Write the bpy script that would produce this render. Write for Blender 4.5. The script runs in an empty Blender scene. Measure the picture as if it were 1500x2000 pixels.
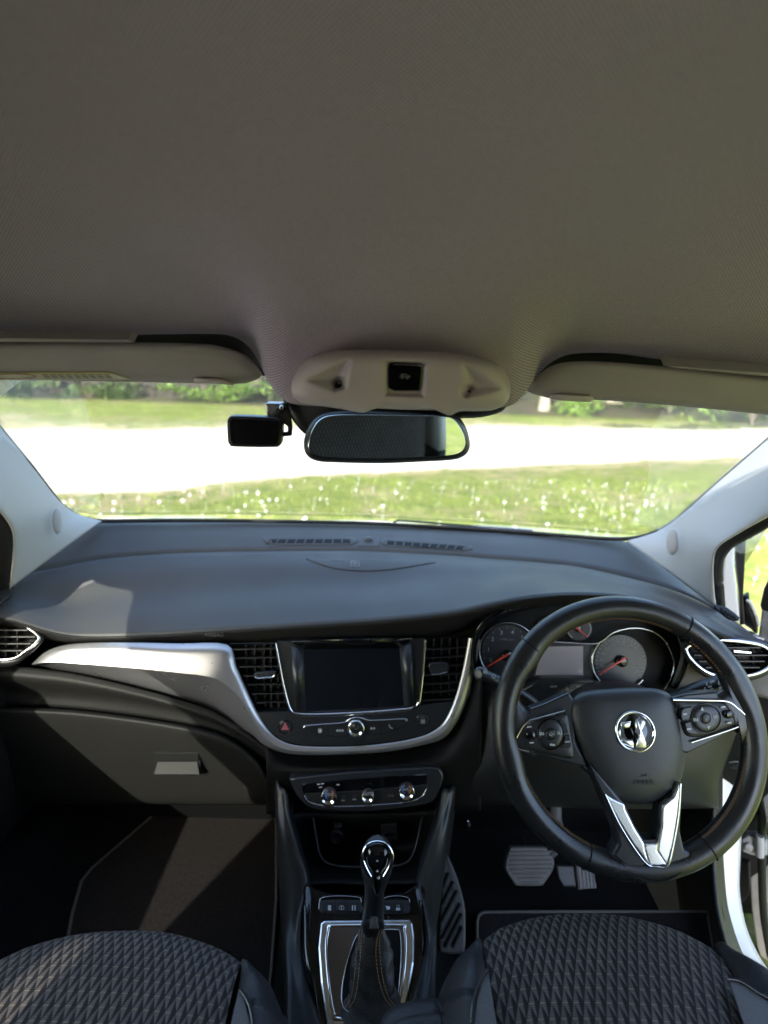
import bpy, math, random
from math import radians as R, sin, cos, pi
from mathutils import Vector as V, Matrix, noise
random.seed(7)
S = bpy.context.scene
COL = S.collection

# ------------------------------------------------------------ camera
F = 1050.0                      # focal length in pixels of the 1500 x 2000 frame
PITCH, ROLL = R(16), R(2)
cf = V((0, cos(PITCH), -sin(PITCH)))
_u = V((0, sin(PITCH), cos(PITCH))); _r = V((1, 0, 0))
cr = cos(ROLL)*_r + sin(ROLL)*_u
cu = -sin(ROLL)*_r + cos(ROLL)*_u
cd = bpy.data.cameras.new('camera'); cam = bpy.data.objects.new('camera', cd); COL.objects.link(cam)
cd.sensor_fit = 'VERTICAL'; cd.sensor_height = 36; cd.sensor_width = 27; cd.lens = F/2000*36
cd.clip_start = 0.02; cd.clip_end = 900
cd.dof.use_dof = True; cd.dof.focus_distance = 0.72; cd.dof.aperture_fstop = 3.2
cam.matrix_world = Matrix(((cr.x, cu.x, -cf.x, 0), (cr.y, cu.y, -cf.y, 0), (cr.z, cu.z, -cf.z, 0), (0, 0, 0, 1)))
S.camera = cam
# ------------------------------------------------------------ sky and sun
SUN_D = V((1, 2.2, -1.5)).normalized()        # direction the sunlight travels
w = bpy.data.worlds.new('World'); S.world = w; w.use_nodes = True
nt = w.node_tree; nt.nodes.clear()
sky = nt.nodes.new('ShaderNodeTexSky'); sky.sky_type = 'NISHITA'; sky.sun_disc = False
sky.sun_elevation = math.asin(-SUN_D.z); sky.sun_rotation = math.atan2(-SUN_D.x, -SUN_D.y)
sky.air_density = 1.0; sky.dust_density = 2.2; sky.ozone_density = 1.0
bg = nt.nodes.new('ShaderNodeBackground'); bg.inputs['Strength'].default_value = 0.15
wo = nt.nodes.new('ShaderNodeOutputWorld')
nt.links.new(sky.outputs[0], bg.inputs[0]); nt.links.new(bg.outputs[0], wo.inputs[0])
sl = bpy.data.lights.new('sun', 'SUN'); sl.energy = 2.6; sl.angle = R(0.5); sl.color = (1, .95, .87)
so = bpy.data.objects.new('sun', sl); COL.objects.link(so)
so.rotation_mode = 'QUATERNION'; so.rotation_quaternion = SUN_D.to_track_quat('-Z', 'Y')
S.view_settings.view_transform = 'Standard'; S.view_settings.look = 'None'
S.view_settings.exposure = 2.95; S.view_settings.gamma = 1; S.view_settings.use_curve_mapping = False
S.cycles.max_bounces = 8; S.cycles.diffuse_bounces = 5; S.cycles.transparent_max_bounces = 12
S.cycles.sample_clamp_indirect = 6
S.cycles.use_denoising = True

# ------------------------------------------------------------ rays from a photo pixel to a place at a known depth
GZ = -1.38                                                      # the ground, below the eye
def ray(x, y): return (x-750)/F*cr + (1000-y)/F*cu + cf
def PY(x, y, Y): d = ray(x, y); return d*(Y/d.y)
def PZ(x, y, z): d = ray(x, y); return d*(z/d.z)
def PX(x, y, X): d = ray(x, y); return d*(X/d.x)
class Plane:
    """a flat mounting plane through a pixel at forward distance Y; pitch = how far its normal points up"""
    def __init__(s, x, y, Y, pitch, yaw=0):
        s.o = PY(x, y, Y); a, b = R(pitch), R(yaw)
        s.n = V((sin(b)*cos(a), -cos(b)*cos(a), sin(a)))
        s.ex = V((cos(b), sin(b), 0)); s.ey = s.n.cross(s.ex)
        if s.ey.z < 0 and abs(pitch) < 89: s.ey = -s.ey
    def at(s, x, y, off=0):
        d = ray(x, y); o = s.o + s.n*off
        return d*(o.dot(s.n)/d.dot(s.n))
    def px(s, x, y):                                            # metres per pixel there
        return s.at(x, y).dot(cf)/F

from mathutils.bvhtree import BVHTree
class Surf(Plane):
    """like Plane, but points land on the real surface of built objects"""
    def __init__(s, objs, x, y, guess):
        vs, fs = [], []
        for o in objs:
            b = len(vs); w_ = wloc(o); vs += [v.co+w_ for v in o.data.vertices]; fs += [[b+i for i in p.vertices] for p in o.data.polygons]
        s.t = BVHTree.FromPolygons(vs, fs); h = s.t.ray_cast(V((0, 0, 0)), ray(x, y).normalized())
        s.o = h[0]; n = h[1] if h[1].dot(h[0]) < 0 else -h[1]; s.n = n
        s.ex = (V((1, 0, 0))-n*n.x).normalized(); s.ey = s.n.cross(s.ex); s.ey = s.ey if s.ey.z > 0 else -s.ey
    def at(s, x, y, off=0):
        h = s.t.ray_cast(V((0, 0, 0)), ray(x, y).normalized())
        if h[0] is None or (h[0]-s.o).length > .6: return Plane.at(s, x, y, off)
        n = h[1] if h[1].dot(h[0]) < 0 else -h[1]
        return h[0]+n*off

# ------------------------------------------------------------ small geometry kit
def cat(P, n, closed=False):
    """Catmull-Rom through points (tuples or Vectors)"""
    P = [V(p) for p in P]; N = len(P); out = []
    segs = N if closed else N-1
    for i in range(segs):
        if closed: a, b, c, d = P[(i-1) % N], P[i], P[(i+1) % N], P[(i+2) % N]
        else:
            b, c = P[i], P[i+1]
            a = P[i-1] if i else b*2-c
            d = P[i+2] if i+2 < N else c*2-b
        for k in range(n):
            t = k/n
            out.append(.5*((2*b)+(c-a)*t+(2*a-5*b+4*c-d)*t*t+(3*b-a-3*c+d)*t**3))
    if not closed: out.append(P[-1].copy())
    return out
def lin(P, n):
    P = [V(p) for p in P]; out = []
    for i in range(len(P)-1):
        for k in range(n): out.append(P[i].lerp(P[i+1], k/n))
    out.append(P[-1]); return out

class MB:
    def __init__(s): s.v = []; s.f = []; s.s = []
    def face(s, idx, sm=False): s.f.append(tuple(idx)); s.s.append(sm)
    def grid(s, G, sm=True, closed_u=False, closed_v=False):
        b = len(s.v); nr, nc = len(G), len(G[0])
        for r_ in G: s.v += [tuple(p) for p in r_]
        for i in range(nr if closed_v else nr-1):
            for j in range(nc if closed_u else nc-1):
                i2, j2 = (i+1) % nr, (j+1) % nc
                s.face((b+i*nc+j, b+i*nc+j2, b+i2*nc+j2, b+i2*nc+j), sm)
        return s
    def loft(s, rows, nu=4, nv=4, lin_v=False):
        """rows: control rows of points; smooth both ways"""
        A = [cat(r_, nu) for r_ in rows]
        cols = [(lin if lin_v else cat)([a[j] for a in A], nv) for j in range(len(A[0]))]
        return s.grid([[c[i] for c in cols] for i in range(len(cols[0]))])
    def cap(s, ring, sm=False):
        b = len(s.v); s.v += [tuple(p) for p in ring]; s.face(range(b, b+len(ring)), sm)
    def plate(s, pl, pts, h0, h1, bev=.001, smooth=0):
        """an outline in photo pixels, standing h0..h1 off the plane, front edge bevelled"""
        P = [(p[0], p[1], 0) for p in pts]
        if smooth: P = [tuple(q) for q in cat(P, smooth, True)]
        Q = [pl.at(p[0], p[1], h1) for p in P]
        n = len(Q); o = pl.o
        loc = [((q-o).dot(pl.ex), (q-o).dot(pl.ey)) for q in Q]
        area = sum(loc[i][0]*loc[(i+1) % n][1]-loc[(i+1) % n][0]*loc[i][1] for i in range(n))
        sg = 1 if area > 0 else -1
        def ins(d):
            out = []
            for i in range(n):
                (x0, y0), (x1, y1), (x2, y2) = loc[i-1], loc[i], loc[(i+1) % n]
                ax, ay, bx, by = x1-x0, y1-y0, x2-x1, y2-y1
                la = math.hypot(ax, ay) or 1; lb = math.hypot(bx, by) or 1
                nx, ny = -ay/la-by/lb, ax/la+bx/lb; l = math.hypot(nx, ny) or 1
                k = min(1.6, 1/max(.3, l/2))
                out.append((x1+sg*nx/l*d*k, y1+sg*ny/l*d*k))
            return out
        def W(L, h): return [o+pl.ex*a+pl.ey*b_+pl.n*h for a, b_ in L]
        rings = [W(loc, h0), W(loc, h1-bev), W(ins(bev*.3), h1-bev*.3), W(ins(bev), h1)] if bev else [W(loc, h0), W(loc, h1)]
        s.grid(rings, sm=bool(smooth), closed_u=True); s.cap(rings[-1]); s.cap(rings[0][::-1])
        return s
    def pillow(s, pl, pts, h0, h1, e=3, rings=8, smooth=4, hf=None, back=True):
        P = [(p[0], p[1], 0) for p in pts]
        if smooth: P = [tuple(q) for q in cat(P, smooth, True)]
        cx = sum(p[0] for p in P)/len(P); cy = sum(p[1] for p in P)/len(P)
        G = []
        for k in range(rings+1):
            t = k/rings; sc = cos(t*pi/2)**(.75) if k < rings else 0.0
            if hf: sc = 1-t if k > 3 else 1-t
            h = h0+(h1-h0)*(max(0, 1-sc**e))**(1/e)
            row = []
            for p in P:
                x, y = cx+(p[0]-cx)*sc, cy+(p[1]-cy)*sc
                row.append(pl.at(x, y, h+(hf(x, y) if hf else 0)))
            G.append(row)
        s.grid(G, closed_u=True)
        if back: s.cap(G[0][::-1])
        return s
    def tube(s, path, a, b=None, n=None, seg=8, closed=False, cap=True):
        b = b or a; N = len(path); G = []
        nn = n
        for i in range(N):
            p0 = path[i-1] if (i or closed) else path[i]; p1 = path[(i+1) % N] if (i < N-1 or closed) else path[i]
            t = (p1-p0).normalized()
            if nn is None: ref = V((0, 0, 1)) if abs(t.z) < .9 else V((0, 1, 0))
            else: ref = nn[i] if isinstance(nn, list) else nn
            sd = t.cross(ref).normalized(); up = sd.cross(t)
            aa = a[i] if isinstance(a, list) else a; bb = b[i] if isinstance(b, list) else b
            G.append([path[i]+sd*aa*cos(2*pi*k/seg)+up*bb*sin(2*pi*k/seg) for k in range(seg)])
        s.grid(G, closed_u=True, closed_v=closed)
        if cap and not closed: s.cap(G[0][::-1], True); s.cap(G[-1], True)
        return s
    def box(s, c, sx, sy, sz, M=None, bev=0):
        b = len(s.v); c = V(c)
        for z in (-1, 1):
            for y in (-1, 1):
                for x in (-1, 1):
                    q = V((x*sx/2, y*sy/2, z*sz/2)); q = (M @ q if M else q)+c; s.v.append(tuple(q))
        for f in ((0, 2, 3, 1), (4, 5, 7, 6), (0, 1, 5, 4), (2, 6, 7, 3), (0, 4, 6, 2), (1, 3, 7, 5)): s.face([b+i for i in f])
        return s
    def lathe(s, o, n, prof, seg=24, ell=1.0, ex=None):
        """prof: (radius, height) along n from o"""
        n = V(n).normalized(); ex = ex or n.orthogonal().normalized(); ey = n.cross(ex)
        G = [[o+ex*(r_*cos(2*pi*k/seg))+ey*(r_*ell*sin(2*pi*k/seg))+n*h for k in range(seg)] for r_, h in prof]
        s.grid(G, closed_u=True)
        if prof[-1][0] > 1e-5: s.cap(G[-1])
        return s
    def sphere(s, c, rx, ry, rz, n=10, m=16, M=None, jit=0):
        G = []
        for i in range(n+1):
            th = pi*i/n; row = []
            for j in range(m):
                q = V((rx*sin(th)*cos(2*pi*j/m), ry*sin(th)*sin(2*pi*j/m), rz*cos(th)))
                if jit: q *= 1+jit*noise.noise(q*3+V(c))
                row.append(V(c)+(M @ q if M else q))
            G.append(row)
        return s.grid(G, closed_u=True)

def tag(o, label=None, cat_=None, group=None, kind=None):
    if label: o['label'] = label
    if cat_: o['category'] = cat_
    if group: o['group'] = group
    if kind: o['kind'] = kind
    return o
def thing(name, loc, label, cat_, group=None):
    o = bpy.data.objects.new(name, None); COL.objects.link(o); o.location = loc
    o.empty_display_size = .05
    return tag(o, label, cat_, group)
def wloc(o):
    p = V((0, 0, 0))
    while o: p += o.location; o = o.parent
    return p
def obj(name, m, mat, parent=None, face_cam=False, solid=0, bevel=0, flat=False):
    me = bpy.data.meshes.new(name)
    vv = m.v
    me.from_pydata([tuple(p) for p in vv], [], m.f)
    me.polygons.foreach_set('use_smooth', [False]*len(m.f) if flat else m.s)
    if face_cam:
        me.update(); tot = 0
        for p in me.polygons: tot += -p.normal.dot(p.center)*p.area/max(.01, p.center.length)
        if tot < 0: me.flip_normals()
    me.update(); me.materials.append(mat)
    o = bpy.data.objects.new(name, me); COL.objects.link(o)
    if parent: o.parent = parent; o.location = -wloc(parent)
    if solid:
        md = o.modifiers.new('solid', 'SOLIDIFY'); md.thickness = solid; md.offset = -1
    return o
def txt(name, s, pl, x, y, size, mat, parent, off=.001, ang=0, ext=.0002):
    c = bpy.data.curves.new(name, 'FONT'); c.body = s; c.size = size*pl.px(x, y)*1.35; c.extrude = ext
    c.align_x = 'CENTER'; c.align_y = 'CENTER'; c.materials.append(mat)
    o = bpy.data.objects.new(name, c); COL.objects.link(o)
    a = R(ang); ex = pl.ex*cos(a)+pl.ey*sin(a); ey = -pl.ex*sin(a)+pl.ey*cos(a); p = pl.at(x, y, off)
    M = Matrix(((ex.x, ey.x, pl.n.x, p.x), (ex.y, ey.y, pl.n.y, p.y), (ex.z, ey.z, pl.n.z, p.z), (0, 0, 0, 1)))
    if parent: o.parent = parent; M = Matrix.Translation(-wloc(parent)) @ M
    o.matrix_basis = M
    bpy.context.view_layer.update()
    me = bpy.data.meshes.new_from_object(o.evaluated_get(bpy.context.evaluated_depsgraph_get()))
    q = bpy.data.objects.new(name, me); COL.objects.link(q); q.parent = parent; q.matrix_basis = M
    bpy.data.objects.remove(o); q.name = name
    return q
def ell(cx, cy, rx, ry=None, n=20, a0=0, a1=2*pi, rot=0):
    ry = ry or rx; out = []
    for k in range(n):
        t = a0+(a1-a0)*k/(n if abs(a1-a0-2*pi) < 1e-6 else n-1)
        x, y = rx*cos(t), -ry*sin(t)
        out.append((cx+x*cos(rot)-y*sin(rot), cy+x*sin(rot)+y*cos(rot)))
    return out
def stitches(path, n, L, r_, side=None, mat=None):
    """short raised threads following a path"""
    m = MB(); N = len(path)-1
    for k in range(n):
        t = (k+.5)/n*N; i = min(int(t), N-1); p = path[i].lerp(path[i+1], t-i)
        d = (path[i+1]-path[i]).normalized()
        m.tube([p-d*L/2, p+d*L/2], r_, seg=4)
    return m

# ------------------------------------------------------------ materials
def mat(name, col, rough=.5, metal=0, spec=.5, bump=None, coat=0, var=0, varscale=40, rvar=0):
    m = bpy.data.materials.new(name); m.use_nodes = True; N = m.node_tree.nodes; L = m.node_tree.links
    b = N['Principled BSDF']; b.inputs['Base Color'].default_value = (*col, 1); b.inputs['Roughness'].default_value = rough
    b.inputs['Metallic'].default_value = metal; b.inputs['Specular IOR Level'].default_value = spec
    if coat: b.inputs['Coat Weight'].default_value = coat; b.inputs['Coat Roughness'].default_value = .05
    tc = N.new('ShaderNodeTexCoord')
    if var or rvar:
        nz = N.new('ShaderNodeTexNoise'); nz.inputs['Scale'].default_value = varscale; nz.inputs['Detail'].default_value = 4
        L.new(tc.outputs['Object'], nz.inputs['Vector'])
        if var:
            mr = N.new('ShaderNodeMapRange'); mr.inputs[3].default_value = 1-var; mr.inputs[4].default_value = 1+var
            mr.inputs[1].default_value = .3; mr.inputs[2].default_value = .7
            L.new(nz.outputs[0], mr.inputs[0])
            mx = N.new('ShaderNodeVectorMath'); mx.operation = 'SCALE'; mx.inputs[0].default_value = col
            L.new(mr.outputs[0], mx.inputs['Scale']); L.new(mx.outputs[0], b.inputs['Base Color'])
        if rvar:
            mr = N.new('ShaderNodeMapRange'); mr.inputs[3].default_value = max(0, rough-rvar); mr.inputs[4].default_value = rough+rvar
            mr.inputs[1].default_value = .3; mr.inputs[2].default_value = .7
            L.new(nz.outputs[0], mr.inputs[0]); L.new(mr.outputs[0], b.inputs['Roughness'])
    if bump:
        sc, st = bump[0], bump[1]
        if len(bump) > 2:
            t = N.new('ShaderNodeTexVoronoi'); t.inputs['Scale'].default_value = sc; out = t.outputs['Distance']
        else:
            t = N.new('ShaderNodeTexNoise'); t.inputs['Scale'].default_value = sc; t.inputs['Detail'].default_value = 3; out = t.outputs[0]
        L.new(tc.outputs['Object'], t.inputs['Vector'])
        bp = N.new('ShaderNodeBump'); bp.inputs['Strength'].default_value = st; bp.inputs['Distance'].default_value = .0006
        L.new(out, bp.inputs['Height']); L.new(bp.outputs[0], b.inputs['Normal'])
    return m
def mnode(N, L, op, a, b=None, c=None):
    n = N.new('ShaderNodeMath'); n.operation = op
    for i, x in enumerate((a, b, c)):
        if x is None: continue
        if isinstance(x, (int, float)): n.inputs[i].default_value = x
        else: L.new(x, n.inputs[i])
    return n.outputs[0]

DASH = mat('dash soft grain', (.048, .047, .048), .52, spec=.42, bump=(700, .4, 1), rvar=.06, varscale=8)
DASH2 = mat('lower dash grain', (.0125, .012, .0115), .58, spec=.25, bump=(700, .35, 1))
BLK = mat('black plastic', (.012, .012, .013), .42, bump=(900, .15))
BLKM = mat('matt black plastic', (.004, .004, .0045), .6, spec=.2, bump=(900, .2))
GLOSS = mat('gloss black', (.004, .004, .005), .06, spec=.6, rvar=.03, varscale=15)
SAT = mat('satin black', (.016, .017, .020), .35, bump=(1200, .1))
PAD = mat('airbag cover grain', (.026, .027, .030), .42, bump=(1100, .3, 1))
LEA = mat('black leather', (.012, .012, .013), .32, spec=.55, bump=(600, .16, 1), rvar=.09, varscale=25)
BOOT = mat('gaiter leather', (.026, .023, .021), .45, bump=(500, .5, 1), var=.2)
SIL = mat('silver trim paint', (.43, .42, .44), .30, metal=.75, rvar=.03, varscale=30)
CHR = mat('chrome', (.80, .81, .83), .09, metal=1, rvar=.04, varscale=60)
SCHR = mat('satin chrome', (.68, .69, .71), .22, metal=1, rvar=.06, varscale=40)
PILM = mat('pale pillar plastic', (.50, .485, .475), .55, bump=(1000, .2), spec=.4)
OVH = mat('warm grey overhead plastic', (.46, .41, .44), .5, bump=(1300, .15), spec=.4)
VIS = mat('visor vinyl', (.32, .29, .31), .62, bump=(800, .3, 1), var=.05, varscale=20)
CHEEK = mat('console side plastic', (.011, .011, .012), .42, bump=(900, .2))
BSIL = mat('bright badge metal', (.88, .88, .89), .30, metal=1, rvar=.04, varscale=60)
CARP = mat('black carpet', (.007, .007, .007), .95, spec=.1, bump=(900, 1), var=.5, varscale=400)
MATM = mat('floor mat pile', (.014, .0118, .0115), .95, spec=.1, bump=(700, 1), var=.5, varscale=500)
MATE = mat('mat edge binding', (.07, .062, .055), .8, bump=(1500, .6))
RUB = mat('grey rubber', (.055, .052, .052), .6, bump=(500, .4), var=.15)
WHITE = mat('white car paint', (.78, .77, .78), .25, coat=.6, var=.02, varscale=6)
GREY = mat('grey door steel', (.32, .32, .33), .45, var=.12, varscale=30)
SEAM = mat('blue black seat leather', (.013, .012, .0135), .5, spec=.3, bump=(450, .5, 1), rvar=.06)
INS = mat('grey seat insert leather', (.060, .054, .054), .5, bump=(450, .4, 1))
ORG = mat('orange thread', (.27, .14, .05), .7)
GTH = mat('grey thread', (.35, .34, .32), .7)
ICON = mat('white print', (.42, .43, .45), .5)
ICOND = mat('dim print', (.2, .2, .21), .5)
REDM = mat('red print', (.35, .09, .11), .5)
NEED = mat('red needle', (.62, .06, .05), .4)
BLUE = mat('blue print', (.05, .14, .5), .5)
ORP = mat('orange print', (.5, .13, .04), .5)
EMB0 = mat('embossed print', (.03, .03, .032), .5)
DISP = mat('unlit display', (.006, .007, .010), .16, spec=.5)
LCD = mat('cluster display glass', (.34, .30, .31), .22, spec=.7)
DIAL = mat('dial face', (.020, .020, .022), .4)
STK = mat('sticker paper', (.55, .55, .47), .6, var=.1, varscale=60)
STY = mat('sticker yellow', (.50, .42, .16), .6)
STR = mat('sticker red', (.42, .22, .20), .6)
RUBB = mat('black seal rubber', (.010, .010, .010), .5)
BARK = mat('bark', (.16, .13, .10), .9, bump=(30, 1), var=.35, varscale=8)
PALEBARK = mat('pale bark', (.36, .32, .25), .9, bump=(30, 1), var=.3, varscale=6)
STONE = mat('wall stone', (.034, .030, .022), .9, bump=(25, 1), var=.35, varscale=4)
DAISY = mat('daisy petals', (.8, .8, .78), .7)
MIRR = mat('mirror silvering', (.62, .68, .70), .015, metal=1)
REAR = mat('rear trim', (.10, .10, .10), .6, bump=(500, .3))
PEDM = mat('pedal rubber', (.075, .068, .066), .55, bump=(600, .4), var=.15)

def glass(name, tint, refl=1.0):
    m = bpy.data.materials.new(name); m.use_nodes = True; N = m.node_tree.nodes; L = m.node_tree.links; N.clear()
    t = N.new('ShaderNodeBsdfTransparent'); t.inputs[0].default_value = (*tint, 1)
    g = N.new('ShaderNodeBsdfGlossy'); g.inputs['Roughness'].default_value = .01
    fr = N.new('ShaderNodeFresnel'); fr.inputs[0].default_value = 1.35
    tc = N.new('ShaderNodeTexCoord'); nz = N.new('ShaderNodeTexNoise'); nz.inputs['Scale'].default_value = 5
    L.new(tc.outputs['Object'], nz.inputs['Vector'])
    sm = mnode(N, L, 'MULTIPLY', nz.outputs[0], .034)
    k = mnode(N, L, 'MULTIPLY', fr.outputs[0], refl)
    k = mnode(N, L, 'ADD', k, 0.0)
    mx = N.new('ShaderNodeMixShader'); L.new(k, mx.inputs[0]); L.new(t.outputs[0], mx.inputs[1]); L.new(g.outputs[0], mx.inputs[2])
    d = N.new('ShaderNodeBsdfDiffuse'); d.inputs[0].default_value = (.6, .6, .6, 1)
    m2 = N.new('ShaderNodeMixShader'); L.new(sm, m2.inputs[0]); L.new(mx.outputs[0], m2.inputs[1]); L.new(d.outputs[0], m2.inputs[2])
    o = N.new('ShaderNodeOutputMaterial'); L.new(m2.outputs[0], o.inputs[0])
    return m
GLASS = glass('clear glass', (.93, .95, .93), .5)
SGLASS = glass('side glass', (.90, .93, .90), .5)

def weave():
    m = mat('headliner knit', (.43, .39, .375), .85, spec=.15); N = m.node_tree.nodes; L = m.node_tree.links
    b = N['Principled BSDF']; tc = N.new('ShaderNodeTexCoord'); sp = N.new('ShaderNodeSeparateXYZ'); L.new(tc.outputs['Object'], sp.inputs[0])
    u = sp.outputs[0]; v = mnode(N, L, 'SUBTRACT', sp.outputs[1], sp.outputs[2])
    w1 = .0031
    su = mnode(N, L, 'SINE', mnode(N, L, 'MULTIPLY', u, 2*pi/w1)); sv = mnode(N, L, 'SINE', mnode(N, L, 'MULTIPLY', v, 2*pi/(w1*1.3)))
    c = mnode(N, L, 'MULTIPLY', su, sv)                       # staggered little pits
    mr = N.new('ShaderNodeMapRange'); mr.inputs[1].default_value = .05; mr.inputs[2].default_value = .9; mr.inputs[3].default_value = 1.14; mr.inputs[4].default_value = .08
    L.new(c, mr.inputs[0])
    nz = N.new('ShaderNodeTexNoise'); nz.inputs['Scale'].default_value = 6; L.new(tc.outputs['Object'], nz.inputs['Vector'])
    n2 = N.new('ShaderNodeTexNoise'); n2.inputs['Scale'].default_value = 800; L.new(tc.outputs['Object'], n2.inputs['Vector'])
    k = mnode(N, L, 'MULTIPLY', mr.outputs[0], mnode(N, L, 'ADD', mnode(N, L, 'MULTIPLY', nz.outputs[0], .16), mnode(N, L, 'ADD', mnode(N, L, 'MULTIPLY', n2.outputs[0], .7), .62)))
    mx = N.new('ShaderNodeVectorMath'); mx.operation = 'SCALE'; mx.inputs[0].default_value = (.385, .335, .41)
    L.new(k, mx.inputs['Scale']); L.new(mx.outputs[0], b.inputs['Base Color'])
    bp = N.new('ShaderNodeBump'); bp.inputs['Strength'].default_value = .5; bp.inputs['Distance'].default_value = .0005
    L.new(mr.outputs[0], bp.inputs['Height']); L.new(bp.outputs[0], b.inputs['Normal'])
    return m
KNIT = weave()

def fabric():
    m = mat('lozenge seat cloth', (.05, .05, .05), .75, spec=.25); N = m.node_tree.nodes; L = m.node_tree.links
    b = N['Principled BSDF']; tc = N.new('ShaderNodeTexCoord'); sp = N.new('ShaderNodeSeparateXYZ'); L.new(tc.outputs['Object'], sp.inputs[0])
    u = mnode(N, L, 'DIVIDE', sp.outputs[0], .0112); v = mnode(N, L, 'DIVIDE', mnode(N, L, 'SUBTRACT', sp.outputs[1], sp.outputs[2]), .0290)
    p = mnode(N, L, 'ADD', u, v); q = mnode(N, L, 'SUBTRACT', u, v)
    fp = mnode(N, L, 'FRACT', p); fq = mnode(N, L, 'FRACT', q)
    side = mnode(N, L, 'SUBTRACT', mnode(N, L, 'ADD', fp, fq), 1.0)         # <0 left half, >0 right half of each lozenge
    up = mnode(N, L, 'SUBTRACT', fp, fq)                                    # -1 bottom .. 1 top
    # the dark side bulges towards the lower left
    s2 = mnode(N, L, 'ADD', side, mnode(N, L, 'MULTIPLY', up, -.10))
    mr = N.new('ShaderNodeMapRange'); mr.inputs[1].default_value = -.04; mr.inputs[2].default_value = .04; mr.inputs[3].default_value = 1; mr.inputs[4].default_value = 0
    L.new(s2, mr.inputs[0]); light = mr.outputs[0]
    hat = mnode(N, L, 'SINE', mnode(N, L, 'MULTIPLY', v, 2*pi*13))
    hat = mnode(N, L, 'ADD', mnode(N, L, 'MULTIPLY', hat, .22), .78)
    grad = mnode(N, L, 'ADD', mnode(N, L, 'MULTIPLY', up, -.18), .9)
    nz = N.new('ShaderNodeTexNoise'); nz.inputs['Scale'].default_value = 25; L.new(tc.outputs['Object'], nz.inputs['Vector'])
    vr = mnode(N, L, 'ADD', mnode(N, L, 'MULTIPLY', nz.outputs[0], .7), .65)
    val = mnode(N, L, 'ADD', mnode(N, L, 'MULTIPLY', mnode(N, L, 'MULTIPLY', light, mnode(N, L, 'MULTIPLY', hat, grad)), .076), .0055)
    # thin woven stripe across every half row
    fv = mnode(N, L, 'FRACT', mnode(N, L, 'ADD', mnode(N, L, 'MULTIPLY', v, 2.0), .5))
    st = mnode(N, L, 'LESS_THAN', mnode(N, L, 'ABSOLUTE', mnode(N, L, 'SUBTRACT', fv, .5)), .028)
    st = mnode(N, L, 'MULTIPLY', st, light)
    c1 = N.new('ShaderNodeCombineColor'); 
    vv = mnode(N, L, 'MULTIPLY', val, vr)
    for i, k in enumerate((1.25, 1.0, .93)): L.new(mnode(N, L, 'MULTIPLY', vv, k), c1.inputs[i])
    mx = N.new('ShaderNodeMix'); mx.data_type = 'RGBA'; L.new(mnode(N, L, 'MULTIPLY', st, .75), mx.inputs[0]); L.new(c1.outputs[0], mx.inputs[6]); mx.inputs[7].default_value = (.20, .165, .11, 1)
    L.new(mx.outputs[2], b.inputs['Base Color'])
    bp = N.new('ShaderNodeBump'); bp.inputs['Strength'].default_value = .5; bp.inputs['Distance'].default_value = .0006
    L.new(hat, bp.inputs['Height']); L.new(bp.outputs[0], b.inputs['Normal'])
    return m
FAB = fabric()

def ground_mat(name, cols, scales, bump=.02, rough=.95):
    m = mat(name, cols[0], rough, spec=.15); N = m.node_tree.nodes; L = m.node_tree.links; b = N['Principled BSDF']
    tc = N.new('ShaderNodeTexCoord')
    cur = None
    for i, (c, sc) in enumerate(zip(cols[1:], scales)):
        nz = N.new('ShaderNodeTexNoise'); nz.inputs['Scale'].default_value = sc; nz.inputs['Detail'].default_value = 6; nz.inputs['Roughness'].default_value = .65
        L.new(tc.outputs['Object'], nz.inputs['Vector'])
        mr = N.new('ShaderNodeMapRange'); mr.inputs[1].default_value = .47; mr.inputs[2].default_value = .62; L.new(nz.outputs[0], mr.inputs[0])
        mx = N.new('ShaderNodeMix'); mx.data_type = 'RGBA'; L.new(mr.outputs[0], mx.inputs[0])
        if cur is None: mx.inputs[6].default_value = (*cols[0], 1)
        else: L.new(cur, mx.inputs[6])
        mx.inputs[7].default_value = (*c, 1); cur = mx.outputs[2]
    L.new(cur, b.inputs['Base Color'])
    nz = N.new('ShaderNodeTexNoise'); nz.inputs['Scale'].default_value = 40; nz.inputs['Detail'].default_value = 6; L.new(tc.outputs['Object'], nz.inputs['Vector'])
    bp = N.new('ShaderNodeBump'); bp.inputs['Strength'].default_value = .6; bp.inputs['Distance'].default_value = bump
    L.new(nz.outputs[0], bp.inputs['Height']); L.new(bp.outputs[0], b.inputs['Normal'])
    return m
GRASS = ground_mat('lawn', ((.150, .175, .034), (.18, .20, .05), (.24, .20, .11), (.10, .13, .025)), (1.3, .9, 5))
GRAVEL = ground_mat('pale gravel', ((.56, .50, .42), (.50, .44, .36), (.62, .57, .49)), (3, 25))
VERGE = ground_mat('worn verge', ((.30, .25, .13), (.14, .17, .05), (.36, .30, .18)), (3, 9))
BLADE = mat('grass blade', (.16, .21, .035), .6, var=.45, varscale=1.2)
LEAFG = [mat('leaf green', (.07, .11, .025), .55, var=.5, varscale=1.5), mat('leaf light', (.12, .20, .03), .55, var=.4, varscale=1.5), mat('leaf dark', (.035, .06, .015), .6, var=.4, varscale=2)]
LITTER = ground_mat('leaf litter', ((.085, .065, .045), (.05, .045, .03), (.07, .085, .03)), (1.5, 4))

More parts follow.
